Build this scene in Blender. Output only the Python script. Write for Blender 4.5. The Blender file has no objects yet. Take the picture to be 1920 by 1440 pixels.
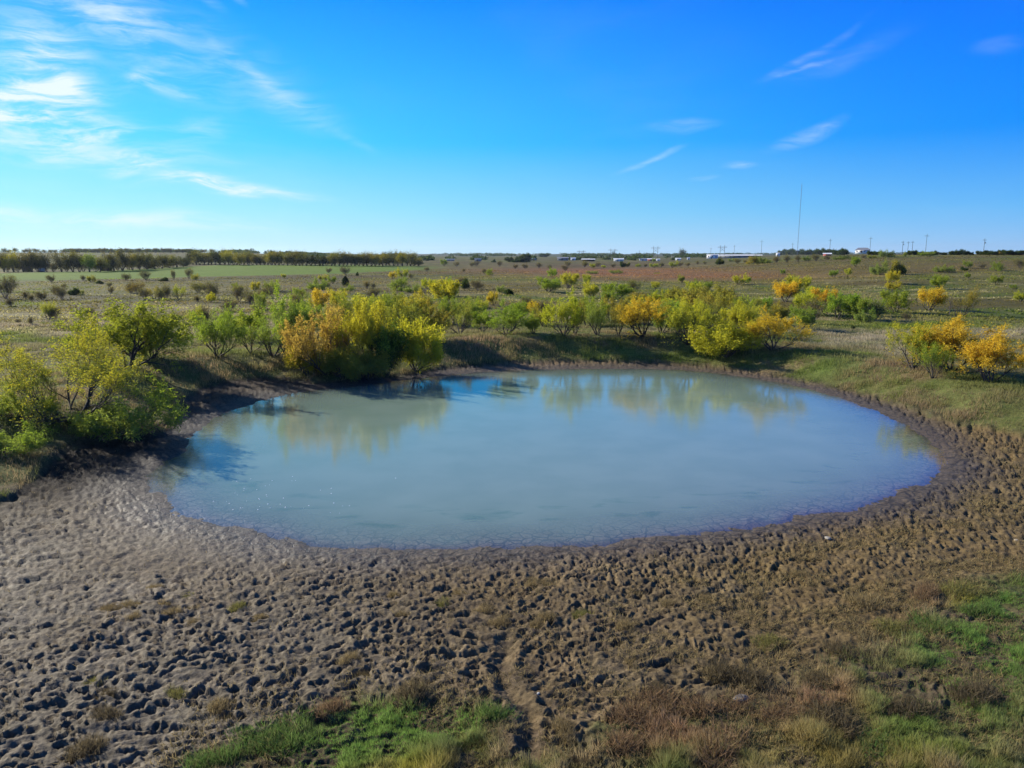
import bpy, math, random
import numpy as np
from mathutils import Vector, Euler

# ------------------------------------------------------------------ camera, world, sun
SC = bpy.context.scene
COL = SC.collection
PITCH = math.radians(10.09)
CAMZ = 10.0
F = 1371.0                      # focal length in pixels of the 1920 px photograph
cam_d = bpy.data.cameras.new('camera')
cam_d.sensor_width = 36.0
cam_d.lens = 36.0 * F / 1920.0
cam_d.clip_start = 0.1
cam_d.clip_end = 40000
cam = bpy.data.objects.new('camera', cam_d)
cam.location = (0, 0, CAMZ)
cam.rotation_euler = (math.pi / 2 - PITCH, 0, 0)
COL.objects.link(cam)
SC.camera = cam
SC.view_settings.view_transform = 'Standard'
SC.view_settings.look = 'None'
SC.view_settings.exposure = 0.75
SC.view_settings.gamma = 1.0
SC.view_settings.use_curve_mapping = False
try:
    SC.cycles.volume_bounces = 0
    SC.cycles.max_bounces = 8
    SC.cycles.transparent_max_bounces = 12
    SC.cycles.use_denoising = True
except Exception:
    pass

SUN_EL = math.radians(25)
SUN_AZ = math.radians(-57)      # from +Y towards +X
S = Vector((math.sin(SUN_AZ) * math.cos(SUN_EL), math.cos(SUN_AZ) * math.cos(SUN_EL), math.sin(SUN_EL)))
sl = bpy.data.lights.new('sun', 'SUN')
sl.energy = 5.0
sl.angle = math.radians(0.53)
sl.color = (1.0, 0.93, 0.80)
so = bpy.data.objects.new('sun', sl)
so.rotation_euler = (-S).to_track_quat('-Z', 'Y').to_euler()
so.location = (-60, 40, 60)
COL.objects.link(so)


def px_dir(px, py):
    """view direction of a photograph pixel, as azimuth and elevation"""
    vx = (px - 960) / F
    vy = -(py - 720) / F
    d = Vector((vx, math.cos(PITCH) + vy * math.sin(PITCH), -math.sin(PITCH) + vy * math.cos(PITCH))).normalized()
    return math.atan2(d.x, d.y), math.asin(d.z)


class NT:
    """small helper to write node trees"""
    def __init__(s, tree):
        s.t = tree
        s.n = tree.nodes
        s.l = tree.links

    def node(s, typ, ins=None, **kw):
        nd = s.n.new(typ)
        for k, v in kw.items():
            setattr(nd, k, v)
        for k, v in (ins or {}).items():
            s.put(nd.inputs[k], v)
        return nd

    def put(s, sock, v):
        if isinstance(v, bpy.types.NodeSocket):
            s.l.new(v, sock)
        else:
            sock.default_value = v

    def math(s, op, a, b=None, c=None, clamp=False):
        nd = s.n.new('ShaderNodeMath')
        nd.operation = op
        nd.use_clamp = clamp
        s.put(nd.inputs[0], a)
        if b is not None:
            s.put(nd.inputs[1], b)
        if c is not None:
            s.put(nd.inputs[2], c)
        return nd.outputs[0]

    def mix(s, f, a, b, blend='MIX'):
        nd = s.n.new('ShaderNodeMix')
        nd.data_type = 'RGBA'
        nd.blend_type = blend
        s.put(nd.inputs[0], f)
        s.put(nd.inputs[6], a)
        s.put(nd.inputs[7], b)
        return nd.outputs[2]

    def ramp(s, v, a, b, c=0.0, d=1.0, smooth=True):
        nd = s.n.new('ShaderNodeMapRange')
        nd.interpolation_type = 'SMOOTHSTEP' if smooth else 'LINEAR'
        s.put(nd.inputs[0], v)
        for i, q in enumerate((a, b, c, d)):
            s.put(nd.inputs[i + 1], q)
        return nd.outputs[0]

    def noise(s, vec, scale, detail=4, rough=0.55, dist=0.0, out=0):
        nd = s.node('ShaderNodeTexNoise', {'Scale': scale, 'Detail': detail, 'Roughness': rough, 'Distortion': dist})
        if vec is not None:
            s.put(nd.inputs['Vector'], vec)
        return nd.outputs[out]

    def attr(s, name, out='Fac'):
        return s.node('ShaderNodeAttribute', attribute_name=name).outputs[out]


def C(r, g, b, a=1.0):
    return (r, g, b, a)


def build_world():
    w = bpy.data.worlds.new('World')
    SC.world = w
    w.use_nodes = True
    T = NT(w.node_tree)
    w.node_tree.nodes.clear()
    sky = T.node('ShaderNodeTexSky', sky_type='NISHITA')
    sky.sun_disc = False
    sky.sun_elevation = SUN_EL
    sky.sun_rotation = SUN_AZ
    sky.altitude = 200
    sky.air_density = 1.0
    sky.dust_density = 0.6
    sky.ozone_density = 3.0
    tc = T.node('ShaderNodeTexCoord')
    sep = T.node('ShaderNodeSeparateXYZ', {0: tc.outputs['Generated']})
    x, y, z = sep.outputs
    az = T.math('ARCTAN2', x, y)
    el = T.math('ARCSINE', z)
    # clear autumn sky: deep blue away from the sun, pale towards it and along the horizon
    def elramp(stops):
        cr = T.node('ShaderNodeValToRGB', {0: T.math('MULTIPLY', el, 2 / math.pi)})
        e_ = cr.color_ramp.elements
        for i, (deg, c_) in enumerate(stops):
            q = e_[i] if i < 2 else e_.new(deg / 90.0)
            q.position = deg / 90.0
            q.color = (*c_, 1)
        return cr.outputs[0]
    sunny = elramp([(0, (0.66, 0.99, 1.0)), (90, (0.02, 0.08, 0.27)), (3, (0.42, 0.96, 1.03)), (8, (0.08, 0.78, 1.05)), (18, (0.0, 0.38, 1.05)), (45, (0.015, 0.15, 0.42))])
    away = elramp([(0, (0.32, 0.60, 0.93)), (90, (0.02, 0.08, 0.27)), (3, (0.12, 0.49, 0.98)), (8, (0.0, 0.29, 1.03)), (18, (0.0, 0.155, 1.05)), (45, (0.01, 0.10, 0.40))])
    toward = T.ramp(T.math('COSINE', T.math('SUBTRACT', az, SUN_AZ)), -0.05, 0.95, smooth=False)
    toward = T.math('POWER', toward, 1.4)
    grad = T.mix(toward, away, sunny)
    nis = T.mix(1.0, sky.outputs[0], C(0.10, 0.12, 0.16), 'MULTIPLY')
    col = T.mix(0.01, grad, nis)
    # cirrus
    comb = T.node('ShaderNodeCombineXYZ', {0: az, 1: el, 2: 0.0})
    warp = T.noise(comb.outputs[0], 5.0, 3, 0.5, 0.0, out=1)
    wv = T.node('ShaderNodeVectorMath', {0: warp, 1: (0.5, 0.5, 0.5)}, operation='SUBTRACT').outputs[0]
    wv = T.node('ShaderNodeVectorMath', {0: wv, 3: 0.06}, operation='SCALE').outputs[0]
    wp = T.node('ShaderNodeVectorMath', {0: comb.outputs[0], 1: wv}, operation='ADD').outputs[0]
    mp = T.node('ShaderNodeMapping', {'Vector': wp, 'Rotation': (0, 0, math.radians(-8)), 'Scale': (11, 62, 1)})
    wisp = T.noise(mp.outputs[0], 1.0, 9, 0.66, 0.45)
    wisp = T.ramp(wisp, 0.34, 0.70)
    mp2 = T.node('ShaderNodeMapping', {'Vector': wp, 'Rotation': (0, 0, math.radians(14)), 'Scale': (2.4, 7, 1)})
    veil = T.noise(mp2.outputs[0], 1.0, 5, 0.5, 0.4)
    total = None
    for (px, py, rx, ry, rot, amp) in CLOUDS:
        a0, e0 = px_dir(px, py)
        a1, e1 = px_dir(px + rx, py)
        m = T.node('ShaderNodeMapping', {'Vector': wp, 'Location': (a0, e0, 0), 'Rotation': (0, 0, math.radians(rot)),
                                         'Scale': (1.45 * rx / F, 1.5 * ry / F, 1)}, vector_type='TEXTURE')
        ln = T.node('ShaderNodeVectorMath', {0: m.outputs[0]}, operation='LENGTH').outputs['Value']
        g = T.ramp(ln, 1.0, 0.0, 0.0, amp)
        total = g if total is None else T.math('ADD', total, g)
    fade = T.ramp(el, 0.0, 0.05)
    gen = T.math('MULTIPLY', T.math('MULTIPLY', T.ramp(veil, 0.44, 0.75), 0.34), T.math('MULTIPLY_ADD', wisp, 0.6, 0.4))      # thin veils everywhere, more towards the sun
    side = T.ramp(az, -0.1, -1.2, 0.15, 1.0)
    gen = T.math('MULTIPLY', gen, side)
    den = T.math('ADD', T.math('MULTIPLY', total, T.math('MULTIPLY_ADD', wisp, 0.80, 0.05)), gen, clamp=True)
    den = T.math('MULTIPLY', den, fade, clamp=True)
    cloud = C(*CLOUD_COL)
    col = T.mix(den, col, cloud)
    bg = T.node('ShaderNodeBackground', {'Color': col, 'Strength': SKY_STR})
    out = T.node('ShaderNodeOutputWorld', {'Surface': bg.outputs[0]})


SKY_STR = 0.585
SKY_SAT = 1.5
SKY_VAL = 1.0
SKY_GAM = 1.0
SKY_TINT = (1, 1, 1, 1)
CLOUD_COL = (0.86, 1.0, 1.02)
# photograph position, half sizes in pixels, slant in degrees, density
CLOUDS = [
    (60, 130, 70, 50, 60, 0.95), (50, 150, 90, 70, -20, 0.7), (120, 165, 50, 24, -35, 0.6), (70, 182, 100, 20, 8, 0.7),
    (60, 215, 150, 26, -4, 1.1), (150, 245, 120, 12, 3, 0.55), (120, 275, 230, 18, -3, 0.8), (265, 305, 50, 12, 10, 1.1),
    (255, 285, 40, 8, -12, 0.8), (380, 338, 80, 16, -8, 1.1), (450, 355, 140, 11, -3, 1.2), (130, 400, 260, 20, -4, 0.8),
    (290, 425, 330, 16, -2, 0.45), (250, 65, 240, 60, -16, 0.42), (200, 40, 90, 30, -10, 0.45), (360, 250, 60, 26, 12, 0.42),
    (260, 150, 50, 12, 22, 0.45), (310, 167, 60, 10, -6, 0.5), (560, 200, 90, 26, -20, 0.32), (480, 140, 80, 12, -32, 0.3),
    (1280, 238, 52, 11, -6, 0.35), (1225, 292, 70, 5, 14, 0.35), (1510, 255, 62, 13, 24, 0.40), (1385, 316, 26, 5, -5, 0.44),
    (1318, 332, 26, 4, 0, 0.28), (1520, 100, 90, 7, 26, 0.19), (1580, 105, 100, 18, 15, 0.11), (1500, 128, 44, 4, 18, 0.32),
    (1868, 97, 34, 13, 0, 0.12), (395, 5, 26, 8, -30, 0.23), (445, 5, 20, 6, -40, 0.21), (680, 270, 60, 7, -24, 0.14),
]
build_world()

# ------------------------------------------------------------------ numpy helpers
RNG = np.random.default_rng(7)
_tab = RNG.random((8, 256, 256))


def vnoise(x, y, s=0):
    xi = np.floor(x).astype(np.int64)
    yi = np.floor(y).astype(np.int64)
    fx = x - xi
    fy = y - yi
    fx = fx * fx * (3 - 2 * fx)
    fy = fy * fy * (3 - 2 * fy)
    t = _tab[s % 8]
    x0 = xi & 255
    x1 = (xi + 1) & 255
    y0 = yi & 255
    y1 = (yi + 1) & 255
    return (t[x0, y0] * (1 - fx) + t[x1, y0] * fx) * (1 - fy) + (t[x0, y1] * (1 - fx) + t[x1, y1] * fx) * fy


def fbm(x, y, octv=4, s=0, gain=0.5):
    a = 1.0
    r = 0
    n = 0
    for k in range(octv):
        r = r + a * vnoise(x * 2 ** k + 17.3 * k, y * 2 ** k + 5.7 * k, s + k)
        n += a
        a *= gain
    return r / n


def ss(v, a, b):
    t = np.clip((v - a) / (b - a), 0, 1)
    return t * t * (3 - 2 * t)


def unproj(px, py, z=0.0):
    px = np.asarray(px, float)
    py = np.asarray(py, float)
    vx = (px - 960) / F
    vy = -(py - 720) / F
    dy = math.cos(PITCH) + vy * math.sin(PITCH)
    dz = -math.sin(PITCH) + vy * math.cos(PITCH)
    t = (z - CAMZ) / dz
    return vx * t, dy * t


def proj(x, y, z):
    dz = z - CAMZ
    dep = y * math.cos(PITCH) - dz * math.sin(PITCH)
    up = y * math.sin(PITCH) + dz * math.cos(PITCH)
    dep = np.where(dep > 0.5, dep, 0.5)
    return 960 + F * x / dep, 720 - F * up / dep, dep


def sdist(x, y, P):
    """signed distance to a closed polygon, negative inside"""
    best = np.full(x.shape, 1e18)
    inside = np.zeros(x.shape, bool)
    n = len(P)
    for i in range(n):
        ax, ay = P[i]
        bx, by = P[(i + 1) % n]
        ex, ey = bx - ax, by - ay
        L = ex * ex + ey * ey
        t = np.clip(((x - ax) * ex + (y - ay) * ey) / L, 0, 1)
        d = (x - ax - t * ex) ** 2 + (y - ay - t * ey) ** 2
        best = np.minimum(best, d)
        cond = (ay > y) != (by > y)
        with np.errstate(divide='ignore', invalid='ignore'):
            xs = ax + (y - ay) / (by - ay if by != ay else 1e-9) * ex
        inside ^= cond & (x < xs)
    d = np.sqrt(best)
    return np.where(inside, -d, d)


def ldist(x, y, P):
    best = np.full(x.shape, 1e18)
    for i in range(len(P) - 1):
        ax, ay = P[i]
        bx, by = P[i + 1]
        ex, ey = bx - ax, by - ay
        t = np.clip(((x - ax) * ex + (y - ay) * ey) / (ex * ex + ey * ey), 0, 1)
        best = np.minimum(best, (x - ax - t * ex) ** 2 + (y - ay - t * ey) ** 2)
    return np.sqrt(best)


def smooth_poly(pts, z, closed=True, k=3):
    x, y = unproj([p[0] for p in pts], [p[1] for p in pts], z)
    P = list(zip(x.tolist(), y.tolist()))
    for _ in range(k - 1):
        Q = []
        n = len(P)
        rng = range(n) if closed else range(n - 1)
        for i in rng:
            a = P[i]
            b = P[(i + 1) % n]
            Q.append((a[0] * .75 + b[0] * .25, a[1] * .75 + b[1] * .25))
            Q.append((a[0] * .25 + b[0] * .75, a[1] * .25 + b[1] * .75))
        P = Q
    return P


POND = smooth_poly([(262, 905), (325, 858), (368, 815), (392, 788), (440, 768), (500, 748), (560, 735), (610, 728), (680, 722), (760, 712),
                    (850, 702), (920, 696), (1020, 692), (1120, 691), (1220, 691), (1310, 696), (1400, 706), (1480, 720), (1560, 741),
                    (1640, 770), (1710, 803), (1752, 835), (1776, 866), (1758, 893), (1700, 920), (1640, 944), (1560, 962), (1440, 983),
                    (1300, 1003), (1160, 1016), (1040, 1025), (900, 1030), (750, 1032), (610, 1026), (500, 1006), (420, 986), (345, 972),
                    (318, 950), (308, 922)], 0.0, k=2)
_b = smooth_poly([(-520, 1080), (-200, 985), (0, 938), (62, 905), (98, 858), (150, 822), (240, 818), (330, 800), (340, 750), (400, 716), (500, 704),
                  (590, 712), (690, 706), (780, 694), (850, 682), (1000, 673), (1200, 672), (1340, 682), (1450, 697), (1600, 727),
                  (1700, 757), (1800, 790), (1930, 815), (2300, 880)], 0.45, closed=False, k=2)
BANK = _b + [(70, -30), (-70, -30)]
RILL = smooth_poly([(940, 1165), (955, 1200), (930, 1240), (960, 1290), (1000, 1330), (985, 1380), (1010, 1420), (1050, 1470), (1060, 1520)], 0.6, closed=False, k=3)


def heights(x, y, micro=True):
    """ground height and the fields the colours use"""
    r = np.hypot(x, y)
    az = np.degrees(np.arctan2(x, y))
    near = r < 130
    sd = np.full(x.shape, 60.0)
    vd = np.full(x.shape, 60.0)
    if near.any():
        sd[near] = sdist(x[near], y[near], POND)
        vd[near] = sdist(x[near], y[near], BANK)
    sdn = sd + (fbm(x * 0.9, y * 0.9, 3, 2) - 0.5) * 0.9
    z_in = -0.60 * (1 - np.exp(np.minimum(sdn, 0) / 9.0))
    sp = np.maximum(sdn, 0)
    z_out = 0.055 * sp / (1 + sp * 0.045) + 0.05 * (1 - np.exp(-sp * 2.0))
    z = np.where(sdn < 0, z_in, z_out)
    # bank: eroded lip, berm, and the plain behind it
    vdn = vd + (fbm(x * 0.7, y * 0.7, 3, 4) - 0.5) * 1.1
    lip = 0.22 * ss(vdn, -0.1, 0.5)
    amp = 1.05 + 0.35 * ss(x, -14, 4) - 0.5 * ss(x, 18, 34)
    berm = amp * ss(vdn, 0.3, 5.5) * (1 - 0.55 * ss(vdn, 7.5, 14.0))
    z = z + lip + berm
    plain = 1.25 + (fbm(x / 60.0, y / 60.0, 3, 1) - 0.5) * 1.6 * ss(r, 60, 160)
    far = ss(vd, 10, 26) * ss(y, -40, 10) + ss(r, 95, 130)
    far = np.clip(far, 0, 1)
    z = z * (1 - far) + plain * far
    # large relief
    hill = 8.2 * ss(r, 95, 430) * ss(az, 8, 27)
    left = 11.0 * ss(r, 480, 1500) * ss(-az, 9, 22)
    lrow = 1.2 * ss(r, 300, 560) * ss(-az, 2, 14)
    mid = 1.5 * ss(r, 500, 1500) + 5.0 * ss(r, 2600, 5000) * (0.6 + 0.8 * fbm(az * 0.25 + 9, r * 0 + 3.0, 3, 5))
    z = z + np.maximum(np.maximum(hill, left), mid) + lrow * (1 - ss(r, 600, 900))
    z = z + (fbm(x / 14.0, y / 14.0, 3, 6) - 0.5) * 0.5 * far
    if micro:
        m = (r < 85)
        xm, ym, sm, vm = x[m], y[m], sd[m], vd[m]
        pit = pits(xm, ym)
        mud = ss(sm, -0.6, 1.6) * (1 - ss(vm, -0.2, 0.6))
        # prints are shallow in the smooth wet strip by the near left shore
        smoothzone = np.exp(-((xm + 11) / 4.5) ** 2 - ((ym - 23.0) / 2.0) ** 2)
        wgt = mud * (1 - 0.8 * smoothzone) * (0.30 + 0.70 * ss(sm, 0.3, 3.0)) * (0.55 + 0.6 * fbm(xm * 0.35, ym * 0.35, 2, 3))
        side = 1.05 - 0.60 * ss(xm, -1, 8) * (1 - ss(ym, 24, 34))
        rough = ((fbm(xm * 5.2, ym * 6.0, 4, 1) - 0.5) * 0.095 + (fbm(xm * 2.0, ym * 2.0, 2, 1) - 0.5) * 0.05) * (0.35 + 0.65 * mud) + (fbm(xm * 2.2 + ym * 0.8, (ym - 0.35 * xm) * 7.0, 4, 2) - 0.5) * 0.085 * mud * (1 - 0.6 * ss(ym, 20, 34))
        ch = mud * ss(sm, 0.3, 1.2) * (1 - ss(sm, 3.5, 7.0)) * (0.25 + 0.75 * ss(xm, -2, 6)) * (1 - smoothzone)
        hn = fbm(xm * 5.4 + 11, ym * 7.0, 3, 6)
        rough = rough - 0.15 * ch * ss(hn, 0.57, 0.67) * 0.62
        rl = ldist(xm, ym, RILL)
        rl = rl + (fbm(xm * 3, ym * 3, 2, 2) - 0.5) * 0.15
        rill = -0.10 * np.exp(-(rl / 0.17) ** 2) + 0.035 * np.exp(-((rl - 0.33) / 0.12) ** 2)
        z2 = z.copy()
        z2[m] = z[m] + pit * wgt * side * ss(rl, 0.1, 0.4) + rough * ss(sm, -2.0, 0.5) + rill
        z2[m] += (fbm(xm * 0.8, ym * 0.8, 3, 5) - 0.5) * 0.12 * ss(sm, 0.5, 3)
        pv = np.zeros(x.shape)
        pv[m] = pit
        return z2, sd, vd, pv
    return z, sd, vd, None


_cells = RNG.random((3, 256, 256, 6))


def pits(x, y):
    out = np.zeros(x.shape)
    for L, (cs, rr, dep, prob) in enumerate(((0.36, 0.088, 0.120, 0.80), (0.24, 0.055, 0.085, 0.80), (0.80, 0.155, 0.10, 0.45))):
        # rows of prints drift with the cattle paths
        wx = x + (fbm(x * 0.5, y * 0.5, 2, 6) - .5) * 1.2 + (fbm(x * 4.5, y * 4.5, 2, 3) - .5) * 0.16
        wy = y + (fbm(x * 0.5 + 40, y * 0.5, 2, 7) - .5) * 1.2 + (fbm(x * 4.5 + 9, y * 4.5, 2, 2) - .5) * 0.16
        cx = np.floor(wx / cs).astype(np.int64)
        cy = np.floor(wy / cs).astype(np.int64)
        best = np.zeros(x.shape)
        for dx in (-1, 0, 1):
            for dy in (-1, 0, 1):
                h = _cells[L][(cx + dx) & 255, (cy + dy) & 255]
                px = (cx + dx + 0.1 + 0.8 * h[:, 0]) * cs
                py = (cy + dy + 0.1 + 0.8 * h[:, 1]) * cs
                an = 0.35 + (h[:, 2] - 0.5) * 1.1
                ux = wx - px
                uy = wy - py
                ca, sa = np.cos(an), np.sin(an)
                a = (ux * ca + uy * sa) / 1.95
                b = (-ux * sa + uy * ca)
                R = rr * (0.7 + 0.6 * h[:, 3])
                q = np.sqrt(a * a + b * b) / R
                D = dep * (0.35 + 0.85 * h[:, 4]) * (h[:, 5] < prob)
                p = -D * (1 - ss(q, 0.5, 1.02)) + D * 0.30 * np.exp(-((q - 1.25) / 0.25) ** 2)
                best = best + p
        out = out + best
    return np.clip(out, -0.19, 0.07) * 0.80


# ------------------------------------------------------------------ ground colours
def blob(px, py, cx, cy, rx, ry, rot=0.0):
    a = math.radians(rot)
    dx = px - cx
    dy = py - cy
    u = (dx * math.cos(a) - dy * math.sin(a)) / rx
    v = (dx * math.sin(a) + dy * math.cos(a)) / ry
    return np.exp(-(u * u + v * v))


_nv = smooth_poly([(250, 1520), (320, 1436), (430, 1385), (560, 1345), (640, 1300), (720, 1283), (820, 1292), (905, 1305), (945, 1350), (960, 1420), (1100, 1400),
                   (1140, 1345), (1250, 1315), (1380, 1285), (1450, 1270), (1560, 1230), (1640, 1175), (1740, 1120), (1800, 1092), (1840, 1068),
                   (1930, 1058), (2200, 1060), (2400, 1400), (2400, 1800), (960, 1900), (200, 1800)], 0.6, k=2)


def lerp(a, b, t):
    return a * (1 - t[:, None]) + np.asarray(b)[None, :] * t[:, None]


def ground_colour(x, y, z, sd, vd):
    """base colour (linear), wetness, grassiness per point"""
    n = x.size
    r = np.hypot(x, y)
    px, py, dep = proj(x, y, z)
    n1 = fbm(x * 0.45, y * 0.45, 4, 1)
    n2 = fbm(x * 1.7, y * 1.7, 4, 3)
    n3 = fbm(x / 24.0, y / 20.0, 5, 2, 0.6)
    n4 = fbm(x / 9.0, y / 9.0, 5, 5, 0.6)
    n5 = fbm(x / 60.0, y / 25.0, 3, 0)
    # mud
    mud = np.tile(np.array([0.160, 0.118, 0.066]), (n, 1))
    mud = lerp(mud, (0.205, 0.155, 0.090), ss(n1, 0.45, 0.7))
    mud = lerp(mud, (0.080, 0.060, 0.042), ss(n2, 0.52, 0.72) * 0.65)
    leftside = 1 - ss(x + (y - 20) * 0.2, -9, 1)
    mud = lerp(mud, (0.175, 0.143, 0.098), leftside * 0.75)
    rightside = ss(x, 2, 9)
    mud = lerp(mud, (0.155, 0.110, 0.046), rightside * 0.65)
    wetband = (1 - ss(sd + (n1 - .5) * 1.6, 0.2, 3.4))
    mud = lerp(mud, (0.085, 0.066, 0.052), wetband * 0.75)
    farmud = ss(y, 50, 58)
    mud = lerp(mud, (0.150, 0.108, 0.062), farmud * 0.6 * (1 - wetband * .4))
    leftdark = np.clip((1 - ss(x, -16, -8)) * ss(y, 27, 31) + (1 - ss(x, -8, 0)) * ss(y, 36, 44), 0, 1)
    mud = lerp(mud, (0.070, 0.053, 0.040), leftdark * 0.85)  # dark brown mud, with the shade of the left bank painted into its colour
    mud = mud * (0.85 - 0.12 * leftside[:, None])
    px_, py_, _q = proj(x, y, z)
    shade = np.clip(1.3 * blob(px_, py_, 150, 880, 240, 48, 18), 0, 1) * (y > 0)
    mud = mud * (1 - 0.5 * shade[:, None])  # strip along the left shore darkened further
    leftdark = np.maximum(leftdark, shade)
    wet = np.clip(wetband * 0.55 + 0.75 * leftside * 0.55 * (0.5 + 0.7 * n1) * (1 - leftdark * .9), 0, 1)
    # under water: pale silt
    col = mud.copy()
    bed = ss(-sd, 0.0, 0.8)
    col = lerp(col, (0.21, 0.180, 0.135), bed)
    # pasture
    pas = np.tile(np.array([0.140, 0.132, 0.050]), (n, 1))
    pas = lerp(pas, (0.245, 0.205, 0.110), ss(n3, 0.48, 0.62) * 0.8)
    pas = lerp(pas, (0.085, 0.115, 0.022), ss(n4, 0.48, 0.62) * 0.85)
    pas = lerp(pas, (0.120, 0.088, 0.052), ss(n5, 0.46, 0.60) * 0.75)
    pas = lerp(pas, (0.340, 0.285, 0.210), ss(fbm(x / 16.0 + 31, y / 3.2, 4, 3), 0.60, 0.74) * ss(r, 70, 90) * (1 - ss(r, 170, 260)) * 0.85)
    # named patches of the photograph's pasture, where they lie
    pas = lerp(pas, (0.270, 0.110, 0.085), np.clip(blob(px, py, 1230, 512, 300, 12, -1) * 1.2, 0, 1) * 0.85 * ss(r, 150, 200))
    pas = lerp(pas, (0.165, 0.118, 0.062), np.clip(blob(px, py, 1650, 502, 380, 14, 1) * 1.2, 0, 1) * 0.75 * ss(r, 120, 180))
    pas = lerp(pas, (0.175, 0.138, 0.085), np.clip(blob(px, py, 520, 535, 520, 10), 0, 1) * 0.7 * ss(r, 120, 180))
    pas = lerp(pas, (0.300, 0.250, 0.180), np.clip(blob(px, py, 1600, 638, 95, 10, 4) + blob(px, py, 1690, 655, 50, 14) + blob(px, py, 1880, 625, 70, 10), 0, 1) * (0.4 + n4) * ss(r, 55, 65))
    pas = lerp(pas, (0.300, 0.250, 0.190), np.clip(blob(px, py, 60, 592, 130, 8) + blob(px, py, 330, 578, 120, 7) + blob(px, py, 30, 618, 60, 4), 0, 1) * (0.35 + n4) * ss(r, 55, 65))
    pas = lerp(pas, (0.110, 0.135, 0.022), np.clip(blob(px, py, 1700, 612, 230, 7) + blob(px, py, 40, 568, 70, 7) + blob(px, py, 20, 632, 60, 6), 0, 1) * 0.9 * ss(r, 55, 65))
    # the mown green field and the ploughed strip beside it
    t1 = np.interp(px, [0, 200, 420, 640, 800, 900], [513, 508, 497, 497, 499, 500])
    t2 = np.interp(px, [0, 300, 420, 640, 800, 900], [529, 521, 518, 513, 505, 502])
    e = (n3 - .5) * 3
    gf = ss(py + e * .3, t1 - 1, t1 + 0.5) * (1 - ss(py + e, t2 - 1.2, t2 + 1.2)) * (1 - ss(px, 760, 860)) * (r > 140)
    pas = lerp(pas, (0.150, 0.235, 0.018), gf * 0.95)
    ps = blob(px, py, 560, 520, 330, 3.2, 1) * (1 - gf) * (r > 140)
    pas = lerp(pas, (0.090, 0.068, 0.050), ps * 0.8)
    scrub = np.clip(blob(px, py, 230, 556, 330, 9, 1) + blob(px, py, 60, 560, 90, 9) + blob(px, py, 1120, 498, 330, 4) + 0.8 * blob(px, py, 700, 545, 300, 8) + blob(px, py, 480, 600, 260, 8) + 0.8 * blob(px, py, 250, 527, 300, 4), 0, 1)
    pas = lerp(pas, (0.088, 0.070, 0.045), scrub * ss(n4, 0.36, 0.52) * 0.85 * (r > 60))
    pas = pas * np.array([0.85, 0.88, 0.55])
    hf = ss(r, 1400, 3000)
    pas = lerp(pas, (0.060, 0.070, 0.055), hf * (0.4 + 0.6 * ss(n5, 0.4, 0.6)))
    # bank and berm
    bank = np.tile(np.array([0.125, 0.135, 0.042]), (n, 1))
    bank = lerp(bank, (0.185, 0.135, 0.075), ss(n1, 0.48, 0.66) * 0.8)
    bank = lerp(bank, (0.090, 0.125, 0.028), ss(n2, 0.55, 0.75) * 0.6)
    bank = lerp(bank, (0.120, 0.180, 0.035), np.clip(blob(px, py, 1150, 662, 230, 8) + blob(px, py, 1560, 690, 110, 14, 12), 0, 1) * 0.7)
    lipm = np.exp(-((vd - 0.15) / 0.35) ** 2) * ss(n2, 0.35, 0.6)
    bank = lerp(bank, (0.060, 0.046, 0.036), lipm * 0.8)
    out = ss(vd + (n2 - .5) * 1.2, -0.25, 0.35)
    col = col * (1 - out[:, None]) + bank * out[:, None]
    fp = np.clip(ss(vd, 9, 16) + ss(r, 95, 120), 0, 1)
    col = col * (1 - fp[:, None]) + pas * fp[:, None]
    wet = wet * (1 - out)
    # near vegetation
    nd = sdist(x, y, _nv)
    nd[r > 45] = 50
    nearv = 1 - ss(nd + (n2 - .5) * 1.6, -0.5, 0.4)
    nearv = nearv * (1 - out)
    soil = np.tile(np.array([0.110, 0.082, 0.050]), (n, 1))
    soil = lerp(soil, (0.070, 0.085, 0.024), ss(n1, 0.45, 0.65) * 0.7)
    col = col * (1 - nearv[:, None]) + soil * nearv[:, None]
    wet = wet * (1 - nearv)
    return np.clip(col, 0, 1), wet, out, nearv


# ------------------------------------------------------------------ mesh helpers
def mesh_from(name, co, faces, k=4, attrs=None, smooth=False):
    """co (n,3), faces (m,k) arrays"""
    me = bpy.data.meshes.new(name)
    n = len(co)
    m = len(faces)
    me.vertices.add(n)
    me.vertices.foreach_set('co', np.asarray(co, np.float32).ravel())
    me.loops.add(m * k)
    me.loops.foreach_set('vertex_index', np.asarray(faces, np.int32).ravel())
    me.polygons.add(m)
    me.polygons.foreach_set('loop_start', np.arange(0, m * k, k, dtype=np.int32))
    if smooth:
        me.polygons.foreach_set('use_smooth', np.ones(m, bool))
    for an, (typ, data) in (attrs or {}).items():
        a = me.attributes.new(an, typ, 'POINT')
        data = np.asarray(data, np.float32)
        if typ == 'FLOAT_COLOR':
            if data.shape[1] == 3:
                data = np.hstack([data, np.ones((n, 1), np.float32)])
            a.data.foreach_set('color', data.ravel())
        else:
            a.data.foreach_set('value', data.ravel())
    me.update(calc_edges=True)
    return me


def link(name, me, mat=None, parent=None, kind=None):
    o = bpy.data.objects.new(name, me)
    COL.objects.link(o)
    if mat is not None and me is not None and not me.materials:
        me.materials.append(mat)
    if parent is not None:
        o.parent = parent
    if kind:
        o['kind'] = kind
    return o


def tag(o, label=None, cat=None, group=None, kind=None):
    if label:
        o['label'] = label
    if cat:
        o['category'] = cat
    if group:
        o['group'] = group
    if kind:
        o['kind'] = kind
    return o


def new_mat(name):
    m = bpy.data.materials.new(name)
    m.use_nodes = True
    m.node_tree.nodes.clear()
    return m, NT(m.node_tree)


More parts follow.
